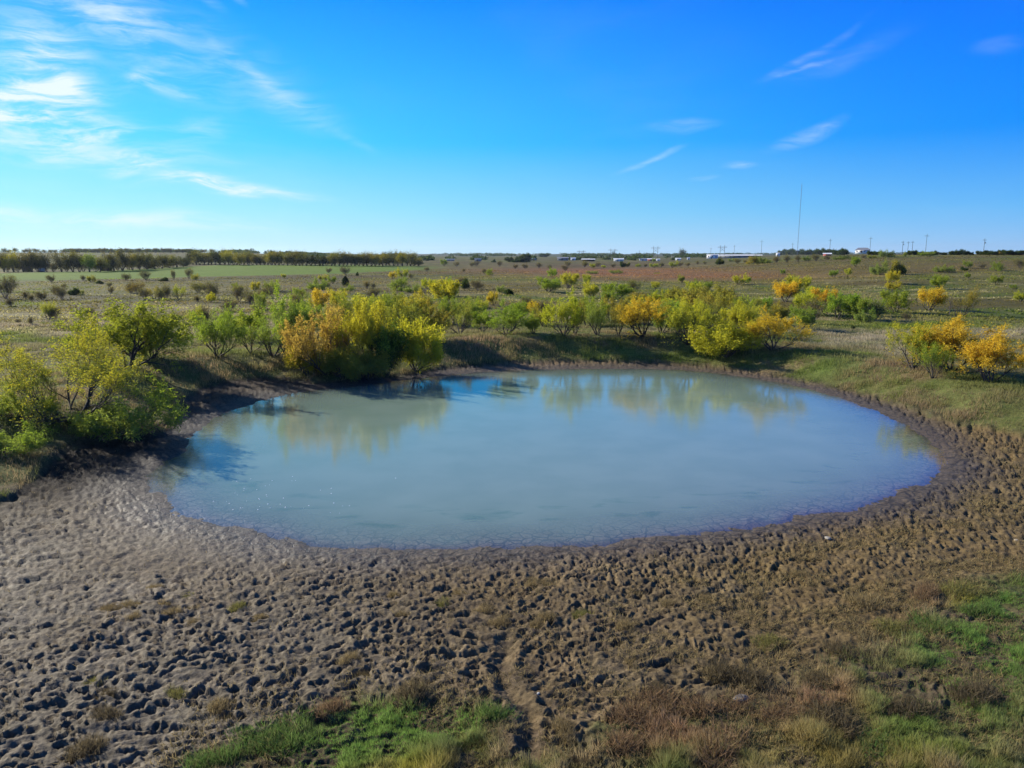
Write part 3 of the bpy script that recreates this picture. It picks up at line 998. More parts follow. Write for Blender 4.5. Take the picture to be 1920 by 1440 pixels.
G_DAM = 'mesquite trees along the dam behind the pond'
BIG = [
    # left shore
    ('bigmesq', 142, 786, 330, 176, 'Y', 0.58, 'largest mesquite, yellow-green with dark forked limbs, nearest on the left shore', None),
    ('bush', 250, 812, 190, 98, 'G', 0.45, 'green sprawling shrub leaning to the left water edge beside the largest mesquite', None),
    ('bush', 30, 848, 130, 52, 'G', 0.45, 'low olive shrub on the grassy bank at the left edge, nearest the camera', None),
    ('bush', 40, 782, 120, 64, 'G', 0.55, 'green shrub under the left side of the largest mesquite, at the left edge', None),
    ('bush', 160, 812, 60, 42, 'G', 0.2, 'low dark green bush at the foot of the largest mesquite', None),
    ('mesq', 240, 690, 235, 124, 'G', 0.95, 'broad green mesquite rising just behind the largest mesquite on the left', None),
    ('willow', 285, 672, 90, 72, 'G', 0.12, 'dense darker green tree at the right flank of the broad green mesquite', None),
    ('mesq', 408, 668, 110, 92, 'G', 0.50, 'rounded green mesquite on the left bank above brown grass', None),
    ('sparse', 470, 662, 70, 66, 'G', 0.40, 'thin small green mesquite right of the rounded green one on the left bank', None),
    ('sparse', 512, 668, 100, 72, 'G', 0.30, 'low grey-green mesquite under the tall leaning one', None),
    ('mesq', 542, 668, 135, 130, 'G', 0.55, 'tall open mesquite with leaning trunks left of the yellow thicket', None),
    # thicket at the shore
    ('willow', 576, 702, 74, 58, 'Y', 0.95, 'bright yellow-green low willow at the left foot of the shore thicket', None),
    ('mesq', 612, 700, 140, 128, 'T', 0.95, 'orange-tan mesquite, left crown of the shore thicket', None),
    ('willow', 640, 708, 90, 60, 'L', 0.6, 'dark olive willow low at the water in the shore thicket', None),
    ('mesq', 696, 690, 135, 130, 'Y', 0.85, 'yellow topped mesquite in the middle of the shore thicket', None),
    ('broad', 726, 704, 84, 96, 'G', 0.35, 'dark green broadleaf tree between the yellow crowns of the shore thicket', None),
    ('willow', 690, 712, 90, 58, 'L', 0.5, 'olive bush at the foot of the dark broadleaf tree', None),
    ('willow', 779, 694, 98, 96, 'Y', 0.85, 'round yellow-green willow at the right end of the shore thicket', None),
    ('willow', 622, 676, 46, 40, 'Y', 0.9, 'small yellow crown tucked in front of the orange-tan mesquite', None),
    # behind the thicket
    ('sparse', 640, 640, 90, 72, 'L', 0.75, 'olive mesquite behind the orange-tan crown of the thicket', None),
    ('mesq', 700, 640, 110, 84, 'L', 0.60, 'olive-green mesquite directly behind the yellow topped one', None),
    ('mesq', 762, 640, 110, 92, 'L', 0.70, 'olive and gold mesquite behind the round willow', None),
    ('mesq', 812, 640, 90, 80, 'L', 0.65, 'olive mesquite right behind the thicket, near the bare topped one', None),
    ('small', 602, 588, 50, 46, 'O', 0.75, 'green mesquite with an orange left side behind the thicket', None),
    ('small', 634, 580, 44, 38, 'Y', 0.6, 'small yellow-green mesquite right of the orange sided one', None),
    ('small', 830, 572, 74, 48, 'Y', 0.7, 'yellow-green mesquite behind the thicket, right of the yellow ball', None),
    # the dam
    ('sparse', 863, 627, 74, 66, 'L', 0.60, 'nearly bare mesquite with dark fanned stems, first on the dam from the left', None),
    ('mesq', 950, 627, 104, 62, 'G', 0.72, 'wide green mesquite on the dam, second from the left', None),
    ('small', 1000, 626, 34, 42, 'G', 0.55, 'slim green mesquite on the dam between the wide green and golden ones', None),
    ('mesq', 1058, 630, 88, 86, 'Y', 0.98, 'golden yellow dense mesquite on the dam, left of centre', None),
    ('sparse', 1078, 628, 52, 68, 'L', 0.5, 'thin mesquite at the right side of the golden one', None),
    ('sparse', 1120, 628, 76, 68, 'G', 0.50, 'see-through olive mesquite with many pale stems on the dam', None),
    ('sparse', 1160, 629, 52, 62, 'L', 0.6, 'narrow thin mesquite on the dam left of the orange topped one', None),
    ('mesq', 1203, 631, 104, 74, 'O', 0.80, 'orange topped mesquite with dark fanned trunks in the middle of the dam', None),
    ('mesq', 1290, 645, 96, 84, 'Y', 0.62, 'green and yellow mesquite with a tall trunk on the dam crest', None),
    ('mesq', 1382, 632, 80, 68, 'Y', 0.95, 'yellow mesquite standing behind the wide yellow-olive shrub', None),
    ('willow', 1362, 668, 122, 66, 'Y', 0.80, 'wide yellow-olive low tree hanging over the far mud bank', None),
    ('mesq', 1448, 656, 122, 80, 'O', 0.92, 'orange-gold mesquite at the right end of the dam', None),
    ('small', 1250, 612, 70, 50, 'G', 0.3, 'dull green mesquite behind the orange topped one', None),
    ('sparse', 1330, 612, 80, 60, 'L', 0.4, 'grey-olive mesquite behind the dam between two yellow ones', None),
    ('sparse', 1420, 610, 70, 50, 'L', 0.3, 'grey thin mesquite behind the orange-gold one', None),
    # right group
    ('mesq', 1712, 692, 84, 88, 'Y', 0.45, 'green mesquite at the left of the orange group on the right', None),
    ('mesq', 1778, 697, 190, 102, 'O', 0.90, 'largest orange crowned mesquite on the right bank', None),
    ('sparse', 1750, 709, 66, 70, 'G', 0.62, 'thin low mesquite with forked pale stems in front of the largest orange one', None),
    ('mesq', 1856, 716, 150, 92, 'O', 0.92, 'golden orange mesquite nearest the right edge on the right bank', None),
]
MIDDLE = [
    # behind the dam
    ('small', 1280, 576, 66, 38, 'L', 0.85), ('small', 1340, 578, 80, 44, 'L', 0.85), ('small', 1300, 552, 38, 24, 'Y', 0.6), ('small', 1322, 548, 40, 24, 'G', 0.7),
    ('small', 1028, 547, 52, 27, 'G', 0.75), ('small', 1065, 540, 42, 28, 'Y', 0.6), ('small', 1037, 521, 20, 20, 'G', 0.8), ('small', 1101, 534, 20, 20, 'Y', 0.5),
    ('small', 1112, 560, 38, 33, 'Y', 0.75), ('small', 1152, 560, 58, 30, 'G', 0.85), ('small', 1139, 565, 34, 22, 'G', 0.7), ('bare', 1186, 550, 24, 24, 'L', 0.4),
    ('small', 1230, 542, 22, 14, 'Y', 0.5), ('small', 1230, 572, 40, 26, 'Y', 0.9), ('small', 1196, 572, 40, 24, 'L', 0.5), ('small', 1256, 568, 34, 26, 'Y', 0.5),
    ('small', 1000, 590, 28, 26, 'O', 0.85), ('small', 925, 572, 24, 26, 'O', 0.85), ('small', 905, 590, 30, 28, 'Y', 0.5), ('bare', 1020, 590, 30, 26, 'L', 0.4),
    ('small', 1383, 534, 30, 21, 'Y', 0.9), ('small', 1404, 531, 12, 12, 'G', 0.6), ('small', 1279, 530, 16, 16, 'L', 0.6), ('small', 1090, 590, 50, 34, 'G', 0.5),
    ('small', 1472, 566, 62, 40, 'O', 0.98), ('small', 1496, 552, 60, 36, 'Y', 0.75), ('small', 1508, 592, 50, 44, 'Y', 0.55), ('small', 1548, 590, 54, 50, 'O', 0.80),
    ('bare', 1524, 608, 34, 46, 'L', 0.4), ('small', 1570, 599, 60, 50, 'G', 0.60), ('small', 1600, 601, 56, 44, 'G', 0.55), ('bush', 1622, 604, 40, 30, 'G', 0.3),
    ('bare', 1636, 601, 50, 40, 'G', 0.5), ('small', 1640, 592, 40, 32, 'G', 0.5), ('small', 1680, 586, 56, 42, 'G', 0.78), ('small', 1742, 582, 56, 44, 'O', 0.90),
    ('sapling', 1780, 592, 40, 46, 'L', 0.3), ('sapling', 1792, 592, 30, 42, 'L', 0.3), ('sparse', 1808, 592, 42, 58, 'L', 0.75), ('bare', 1700, 600, 60, 16, 'L', 0.3),
    ('small', 1762, 542, 34, 27, 'G', 0.85), ('small', 1669, 547, 28, 22, 'Y', 0.75), ('small', 1671, 532, 32, 24, 'O', 0.8), ('bush', 1648, 515, 34, 28, 'G', 0.25),
    ('darkbush', 1682, 515, 30, 26, 'L', 0.5), ('small', 1605, 500, 22, 18, 'G', 0.75), ('small', 1564, 520, 18, 14, 'G', 0.75), ('small', 1589, 518, 18, 15, 'Y', 0.6),
    ('small', 1468, 515, 10, 10, 'G', 0.6), ('bush', 1762, 510, 26, 15, 'G', 0.4), ('bush', 1780, 510, 20, 12, 'G', 0.2), ('darkbush', 1807, 508, 12, 8, 'D', 0.2),
    ('small', 1812, 503, 18, 14, 'G', 0.4), ('bush', 1868, 508, 30, 18, 'G', 0.6), ('bare', 1842, 503, 12, 10, 'L', 0.3), ('small', 1867, 534, 22, 18, 'G', 0.6),
    ('small', 1815, 522, 14, 12, 'G', 0.7), ('bare', 1913, 503, 26, 20, 'L', 0.5), ('small', 1915, 566, 26, 20, 'Y', 0.7), ('small', 1900, 542, 14, 9, 'G', 0.5),
    ('darkbush', 1598, 618, 12, 8, 'D', 0.2), ('bush', 1532, 642, 20, 8, 'G', 0.3),
    # more crowns filling the belt behind the dam
    ('small', 470, 640, 80, 60, 'G', 0.6), ('mesq', 585, 640, 90, 76, 'G', 0.6), ('mesq', 655, 612, 90, 60, 'G', 0.6), ('small', 690, 600, 70, 48, 'Y', 0.6), ('mesq', 735, 606, 90, 58, 'G', 0.6),
    ('mesq', 790, 606, 84, 60, 'Y', 0.55), ('mesq', 845, 612, 70, 56, 'G', 0.6), ('small', 885, 605, 50, 44, 'G', 0.5), ('small', 905, 622, 44, 40, 'G', 0.5), ('small', 970, 600, 50, 34, 'G', 0.6),
    ('small', 1020, 612, 44, 40, 'L', 0.6), ('small', 1100, 612, 60, 48, 'G', 0.6), ('small', 1145, 606, 60, 48, 'L', 0.7), ('small', 1180, 600, 60, 44, 'Y', 0.55), ('small', 1240, 626, 60, 56, 'G', 0.5),
    ('small', 1262, 596, 60, 44, 'Y', 0.6), ('small', 1310, 600, 80, 54, 'L', 0.8), ('small', 1350, 594, 70, 46, 'L', 0.8), ('small', 1330, 628, 60, 50, 'Y', 0.5), ('small', 1395, 600, 60, 44, 'G', 0.5),
    ('small', 1430, 592, 50, 34, 'G', 0.4), ('small', 1500, 618, 50, 44, 'G', 0.5), ('small', 1465, 604, 50, 36, 'L', 0.6), ('small', 1590, 585, 50, 34, 'G', 0.5), ('small', 1530, 572, 60, 34, 'Y', 0.6),
    ('bare', 560, 575, 40, 24, 'L', 0.4), ('bare', 500, 560, 44, 24, 'L', 0.4), ('bare', 430, 585, 40, 24, 'L', 0.4), ('bare', 700, 560, 40, 22, 'L', 0.4), ('bare', 990, 575, 34, 20, 'L', 0.4), ('bare', 1380, 570, 34, 18, 'L', 0.5),
    # middle left
    ('small', 803, 549, 32, 27, 'Y', 0.95), ('bush', 750, 545, 44, 26, 'G', 0.6), ('bush', 775, 548, 34, 18, 'G', 0.3), ('small', 736, 523, 18, 15, 'O', 0.95),
    ('small', 758, 522, 24, 20, 'Y', 0.7), ('bush', 596, 543, 42, 24, 'G', 0.6), ('small', 602, 527, 18, 13, 'Y', 0.5), ('small', 625, 532, 17, 17, 'G', 0.8),
    ('cedar', 648, 536, 14, 18, 'D', 0.1), ('bush', 652, 546, 28, 14, 'G', 0.4), ('bush', 510, 547, 34, 22, 'G', 0.4), ('small', 531, 522, 10, 9, 'Y', 0.6),
    ('small', 842, 556, 44, 34, 'G', 0.7), ('darkbush', 873, 541, 16, 19, 'D', 0.1), ('bare', 896, 544, 36, 20, 'L', 0.3), ('bare', 862, 536, 20, 16, 'L', 0.3),
    ('bush', 940, 549, 18, 15, 'G', 0.2), ('darkbush', 954, 552, 18, 11, 'D', 0.1), ('bush', 918, 516, 18, 13, 'G', 0.6), ('bare', 908, 514, 12, 10, 'L', 0.3),
    ('bare', 688, 541, 16, 14, 'L', 0.5), ('bare', 700, 541, 12, 10, 'L', 0.3), ('bare', 648, 516, 34, 15, 'L', 0.2), ('bare', 616, 512, 14, 10, 'L', 0.2),
    ('darkbush', 670, 517, 6, 7, 'D', 0.2), ('bare', 800, 509, 20, 8, 'L', 0.3), ('bare', 870, 510, 8, 6, 'L', 0.3), ('bare', 770, 523, 8, 10, 'L', 0.5),
    ('bare', 615, 540, 18, 12, 'L', 0.3), ('bush', 562, 560, 34, 22, 'G', 0.5), ('bush', 560, 600, 50, 40, 'G', 0.4),
    # left pasture
    ('bare', 12, 560, 34, 42, 'L', 0.3), ('bare', 48, 560, 34, 14, 'L', 0.3), ('bare', 80, 563, 24, 18, 'L', 0.3), ('bare', 60, 564, 16, 12, 'L', 0.3),
    ('bare', 97, 529, 16, 14, 'L', 0.3), ('bare', 103, 552, 16, 16, 'L', 0.3), ('bare', 117, 562, 22, 28, 'L', 0.3), ('darkbush', 139, 553, 24, 13, 'D', 0.2),
    ('bush', 152, 552, 12, 10, 'L', 0.5), ('sparse', 92, 602, 34, 38, 'Y', 0.5), ('bare', 100, 602, 22, 26, 'L', 0.3), ('bare', 59, 609, 10, 16, 'L', 0.2),
    ('sapling', 241, 585, 22, 32, 'L', 0.3), ('bare', 169, 592, 16, 16, 'L', 0.3), ('bare', 156, 526, 18, 10, 'L', 0.3), ('bush', 172, 529, 16, 14, 'L', 0.8),
    ('darkbush', 187, 532, 14, 6, 'D', 0.1), ('bare', 236, 526, 18, 14, 'L', 0.3), ('bare', 274, 525, 18, 16, 'L', 0.3), ('darkbush', 308, 527, 18, 7, 'D', 0.1),
    ('bare', 326, 525, 8, 18, 'L', 0.3), ('bare', 354, 522, 14, 18, 'L', 0.4), ('bush', 366, 525, 18, 12, 'L', 0.6), ('bare', 255, 552, 34, 24, 'L', 0.9),
    ('bare', 246, 550, 20, 20, 'L', 0.3), ('bare', 272, 563, 20, 22, 'L', 0.3), ('sparse', 290, 560, 32, 24, 'L', 0.9), ('bare', 312, 562, 22, 26, 'L', 0.3),
    ('bare', 300, 563, 20, 22, 'L', 0.7), ('sparse', 336, 562, 30, 30, 'Y', 0.6), ('bare', 372, 550, 26, 20, 'L', 0.8), ('bare', 386, 548, 18, 18, 'L', 0.3),
    ('bare', 402, 562, 24, 36, 'L', 0.3), ('small', 394, 567, 22, 20, 'Y', 0.9), ('bare', 370, 566, 16, 12, 'L', 0.3), ('bare', 448, 566, 28, 30, 'L', 0.3),
    ('small', 450, 550, 24, 18, 'G', 0.6), ('small', 478, 548, 20, 20, 'Y', 0.6), ('bare', 470, 572, 30, 26, 'L', 0.4), ('bare', 208, 552, 10, 14, 'L', 0.3),
    ('sparse', 370, 612, 34, 42, 'Y', 0.6), ('bare', 382, 610, 26, 38, 'L', 0.3), ('sapling', 350, 624, 16, 44, 'L', 0.2), ('sapling', 335, 628, 12, 30, 'L', 0.2),
    ('sapling', 325, 612, 14, 30, 'L', 0.2), ('sapling', 313, 616, 10, 34, 'L', 0.2), ('bare', 35, 606, 12, 8, 'L', 0.2), ('bush', 440, 536, 14, 8, 'L', 0.5),
    ('bare', 20, 575, 30, 16, 'L', 0.2), ('bare', 205, 538, 20, 8, 'L', 0.3), ('bush', 490, 580, 40, 34, 'G', 0.4), ('bare', 120, 540, 14, 8, 'L', 0.3),
    # far middle, brushy line in front of the buildings
    ('small', 833, 499, 14, 13, 'G', 0.5), ('bare', 857, 500, 12, 9, 'L', 0.3), ('bare', 884, 500, 12, 9, 'L', 0.4), ('bare', 893, 499, 12, 10, 'D', 0.3),
    ('bare', 936, 500, 10, 11, 'L', 0.2), ('darkbush', 926, 492, 8, 6, 'D', 0.1), ('bare', 966, 504, 20, 8, 'L', 0.3), ('bare', 985, 504, 20, 10, 'L', 0.3), ('bare', 1010, 503, 24, 11, 'L', 0.3),
    ('bare', 1030, 505, 14, 9, 'L', 0.3), ('bare', 1060, 508, 14, 12, 'L', 0.3), ('bare', 1065, 500, 12, 10, 'L', 0.4), ('bare', 1096, 501, 24, 12, 'L', 0.7),
    ('bare', 1120, 501, 12, 10, 'L', 0.4), ('small', 1110, 503, 12, 9, 'Y', 0.8), ('small', 1131, 503, 9, 6, 'Y', 0.95), ('darkbush', 1167, 501, 11, 11, 'D', 0.3),
    ('darkbush', 1177, 500, 9, 8, 'L', 0.5), ('bare', 1150, 502, 14, 8, 'L', 0.3), ('small', 1195, 501, 14, 7, 'G', 0.6), ('bare', 1210, 501, 14, 6, 'L', 0.3),
    ('small', 1227, 502, 18, 8, 'Y', 0.5), ('small', 1260, 502, 18, 13, 'Y', 0.4), ('bare', 1240, 501, 12, 8, 'L', 0.3), ('bare', 1275, 500, 20, 9, 'L', 0.3), ('bare', 1290, 500, 12, 8, 'L', 0.3),
    ('darkbush', 1349, 496, 16, 12, 'L', 0.2), ('small', 1226, 492, 10, 8, 'G', 0.3), ('bare', 1308, 496, 16, 7, 'L', 0.6), ('bare', 1322, 496, 12, 6, 'L', 0.4),
    ('bare', 1383, 495, 18, 10, 'L', 0.5), ('small', 1369, 491, 12, 7, 'G', 0.3), ('bare', 1398, 494, 8, 7, 'L', 0.6), ('bush', 1412, 495, 26, 15, 'L', 0.9),
    ('bush', 1432, 494, 26, 14, 'L', 0.5), ('bush', 1422, 494, 28, 17, 'D', 0.3), ('bare', 1456, 493, 26, 13, 'L', 0.4), ('bare', 1475, 492, 26, 14, 'L', 0.4),
    ('bare', 1496, 490, 28, 12, 'L', 0.4), ('bush', 1512, 489, 16, 10, 'D', 0.2), ('bare', 1530, 489, 26, 12, 'L', 0.3), ('bare', 1552, 488, 26, 10, 'L', 0.3),
    ('bush', 1574, 487, 24, 10, 'D', 0.4), ('bush', 1596, 486, 24, 8, 'D', 0.5), ('bare', 1620, 485, 24, 8, 'L', 0.3), ('bush', 1655, 482, 20, 14, 'G', 0.2), ('bush', 1671, 482, 16, 12, 'D', 0.3),
    ('bush', 1634, 484, 18, 6, 'L', 0.5), ('small', 1697, 482, 8, 11, 'Y', 0.4), ('small', 1740, 481, 26, 10, 'G', 0.3), ('small', 1727, 481, 16, 8, 'G', 0.4),
    ('small', 1877, 478, 12, 8, 'T', 0.6), ('darkbush', 980, 492, 16, 13, 'L', 0.2), ('darkbush', 975, 492, 26, 12, 'D', 0.2), ('oak', 987, 491, 20, 16, 'D', 0.2),
    ('oak', 956, 491, 18, 9, 'D', 0.2), ('oak', 1020, 482, 22, 7, 'D', 0.2), ('row', 1151, 482, 10, 11, 'D', 0.2), ('row', 1278, 483, 16, 17, 'D', 0.2), ('oak', 1310, 482, 16, 4, 'D', 0.2),
    ('oak', 1140, 487, 10, 6, 'D', 0.3), ('bare', 1180, 497, 10, 4, 'L', 0.3), ('bush', 1110, 513, 30, 6, 'L', 0.3), ('bush', 1155, 513, 26, 8, 'L', 0.3), ('bush', 1232, 513, 14, 3, 'L', 0.2),
]
# the two hedgerows beyond the green field and the trees on the skyline
ROWS = []
_r = random.Random(4)
for x_, hh, key, amt in ((8, 34, 'L', .2), (26, 36, 'Y', .75), (44, 33, 'L', .2), (60, 36, 'L', .2), (74, 33, 'L', .2), (88, 34, 'L', .1), (116, 37, 'L', .2), (137, 36, 'L', .3),
                         (149, 30, 'L', .1), (168, 32, 'G', .95), (188, 28, 'L', .5), (202, 33, 'L', .2), (214, 29, 'L', .3), (230, 36, 'L', .2), (248, 28, 'L', .6), (262, 30, 'L', .2),
                         (276, 28, 'L', .3), (290, 25, 'L', .3), (304, 24, 'L', .2), (318, 22, 'L', .4), (332, 20, 'L', .2), (344, 18, 'D', .2)):
    by = 510 - max(0, x_ - 180) * 0.052 - (0.0 if x_ < 300 else (x_ - 300) * 0.03)
    ROWS.append(('row', x_, by, 30, hh * 1.12, key, amt, None, 'trees of the left hedgerow behind the green field'))
for x_ in (16, 35, 52, 68, 81, 100, 127, 158, 178, 196, 222, 240, 256, 270, 283, 297, 311, 325, 338):
    ROWS.append(('bare', x_ + _r.uniform(-3, 3), 509.5 - max(0, x_ - 180) * 0.062, 22, _r.uniform(14, 22) * (1 - max(0, x_ - 200) * 0.002), 'L', 0.3, None, 'low brush of the left hedgerow'))
for x_, w_, h_ in ((53, 14, 12), (200, 18, 12), (281, 14, 12), (312, 10, 6), (346, 12, 10)):
    ROWS.append(('darkbush', x_, 509 - max(0, x_ - 180) * 0.06, w_, h_, 'D', 0.1, None, 'dark evergreen shrubs under the left hedgerow'))
x_ = 362.0
while x_ < 785:
    h_ = (24 if x_ < 470 else 21) + _r.uniform(-5, 3.5)
    if x_ > 735:
        h_ = 22 + _r.uniform(-2, 3)
    if x_ > 772:
        h_ = 14
    key, amt = _r.choice([('L', .2), ('L', .4), ('L', .75), ('L', .3), ('D', .2)])
    if abs(x_ - 430) < 7:
        key, amt = 'Y', .6
    ROWS.append(('row', x_, 496.2 + (x_ - 360) * 0.006 + _r.uniform(-0.5, 0.8), 22 + _r.uniform(0, 8), h_ * 1.12, key, amt, None, 'trees of the long windbreak behind the green field'))
    x_ += _r.uniform(5.8, 9.0)
SKY_TREES = []
for x_, w_, h_ in ((1465, 12, 8), (1474, 14, 9), (1484, 16, 10), (1497, 20, 9), (1512, 18, 8), (1523, 20, 9), (1538, 20, 10), (1551, 18, 9), (1571, 18, 10), (1582, 18, 9), (1634, 16, 6), (1645, 12, 5),
                   (1710, 18, 7), (1722, 16, 6), (1750, 14, 6), (1770, 10, 3), (1787, 13, 6), (1798, 14, 9), (1811, 10, 7), (1820, 8, 5), (1838, 14, 6), (1850, 16, 7), (1866, 18, 7),
                   (1886, 18, 8), (1900, 18, 7), (1914, 16, 7)):
    SKY_TREES.append(('oak', x_, 478, w_ * 1.25, h_ + 1.5, 'D', 0.15, None, 'dark round trees on the right skyline'))
for x_ in np.arange(4, 395, 13.0):
    SKY_TREES.append(('row', x_ + _r.uniform(-4, 4), 474.3, _r.uniform(10, 16), _r.uniform(6, 10), 'L', 0.15, None, 'bare trees on the left skyline ridge'))

ORD = ['first', 'second', 'third', 'fourth', 'fifth', 'sixth', 'seventh', 'eighth', 'ninth', 'tenth', 'eleventh', 'twelfth', 'thirteenth', 'fourteenth', 'fifteenth', 'sixteenth',
       'seventeenth', 'eighteenth', 'nineteenth', 'twentieth', 'twenty-first', 'twenty-second', 'twenty-third', 'twenty-fourth', 'twenty-fifth', 'twenty-sixth', 'twenty-seventh',
       'twenty-eighth', 'twenty-ninth', 'thirtieth', 'thirty-first', 'thirty-second', 'thirty-third', 'thirty-fourth', 'thirty-fifth', 'thirty-sixth', 'thirty-seventh', 'thirty-eighth',
       'thirty-ninth', 'fortieth'] + ['forty-' + q for q in ('first', 'second', 'third', 'fourth', 'fifth', 'sixth', 'seventh', 'eighth', 'ninth')] + ['fiftieth'] + ['fifty-' + q for q in ('first', 'second', 'third', 'fourth', 'fifth', 'sixth', 'seventh', 'eighth', 'ninth')] + ['sixtieth'] + ['sixty-' + q for q in ('first', 'second', 'third', 'fourth', 'fifth', 'sixth', 'seventh', 'eighth', 'ninth')] + ['seventieth']


def colour_word(k, key, amt):
    if k == 'bare':
        return 'grey bare' if amt < 0.65 else 'olive tinged bare'
    if k == 'sapling':
        return 'leafless thin'
    if k in ('darkbush', 'cedar', 'oak', 'broad'):
        return 'dark green'
    if key == 'O' and amt > 0.7:
        return 'orange topped'
    if key == 'T':
        return 'rusty'
    if key == 'Y':
        return 'yellow' if amt > 0.8 else 'yellow-green'
    if key == 'G':
        return 'bright green' if amt > 0.65 else 'dull green'
    return 'olive brown'


def zone(x, y):
    if y < 499 and x < 900:
        return 'at the far hedgerows'
    if y <= 515 and 900 <= x < 1450:
        return 'before the far buildings'
    if y < 499:
        return 'below the right skyline'
    if x < 500:
        return 'in the left pasture'
    if x < 900:
        return 'behind the shore thicket'
    if x < 1440:
        return 'behind the dam'
    return 'on the right pasture slope'


def auto_rows(rows):
    out = []
    cnt = {}
    tmp = []
    for q in rows:
        cw = colour_word(q[0], q[5], q[6])
        word = {'mesq': 'mesquite', 'sparse': 'thin mesquite', 'small': 'small mesquite', 'bush': 'shrub', 'bare': 'shrub', 'sapling': 'sapling', 'darkbush': 'shrub',
                'cedar': 'cedar', 'oak': 'tree', 'row': 'tree', 'willow': 'willow', 'broad': 'tree'}[q[0]]
        tmp.append((cw, word, zone(q[1], q[2])))
    order = sorted(range(len(rows)), key=lambda i: rows[i][1])
    tot = {}
    for t in tmp:
        tot[t] = tot.get(t, 0) + 1
    lab = {}
    for i in order:
        t = tmp[i]
        cnt[t] = cnt.get(t, 0) + 1
        if tot[t] == 1:
            lab[i] = 'the only %s %s %s' % t
        else:
            lab[i] = '%s %s %s, %s of them from the left' % (t[0], t[1], t[2], ORD[cnt[t] - 1])
    for i, q in enumerate(rows):
        out.append(tuple(q[:7]) + (lab[i], '%ss %s' % (tmp[i][1], tmp[i][2])))
    return out


def number_rows(rows, what, where):
    out = []
    by = {}
    for q in rows:
        by.setdefault(q[8], []).append(q)
    for grp, lst in by.items():
        lst.sort(key=lambda q: q[1])
        for i, q in enumerate(lst):
            cw = {'L': 'brown-olive' if q[6] < 0.5 else 'olive-green', 'Y': 'yellow-green', 'G': 'green', 'D': 'dark green', 'O': 'orange', 'T': 'rusty'}[q[5]]
            noun = 'shrub' if q[0] in ('darkbush', 'bare') else 'tree'
            g2 = grp.split(' of ', 1)[-1].split(' on ', 1)[-1].split(' under ', 1)[-1].replace(' behind the green field', '')
            out.append(tuple(q[:7]) + ('%s %s in %s, %s from the left' % (cw, noun, g2, ORD[i] if i < len(ORD) else 'past the fortieth'), grp))
    return out


put_plants(BIG)
put_plants(auto_rows(MIDDLE))
put_plants(number_rows(ROWS, '', ''))
put_plants(number_rows(SKY_TREES, '', ''))

# ------------------------------------------------------------------ grass and ground cover
G = np.random.default_rng(2024)


def blades(name, x, y, h, w, col, label, lean=0.35, zoff=-0.02, tipc=1.25, bright=1.3):
    n = len(x)
    z = heights(x, y, True)[0] + zoff
    a = G.random(n) * 2 * math.pi
    la = G.random(n) * 2 * math.pi
    ll = h * lean * G.random(n) * 1.6
    bx = np.cos(a) * w * .5
    by = np.sin(a) * w * .5
    A = np.stack([x - bx, y - by, z], 1)
    B = np.stack([x + bx, y + by, z], 1)
    Cc = np.stack([x + np.cos(la) * ll, y + np.sin(la) * ll, z + h], 1)
    co = np.stack([A, B, Cc], 1).reshape(-1, 3)
    j = G.uniform(0.7, 1.3, n)[:, None]
    c = np.clip(col * j * bright, 0, 1)
    cc = np.stack([c * 0.8, c * 0.8, np.clip(c * tipc, 0, 1)], 1).reshape(-1, 3)
    me = mesh_from(name, co, np.arange(3 * n).reshape(-1, 3), 3, {'col': ('FLOAT_COLOR', cc)})
    o = link(name, me, M_BLADE, kind='stuff')
    tag(o, label, 'grass')
    return o


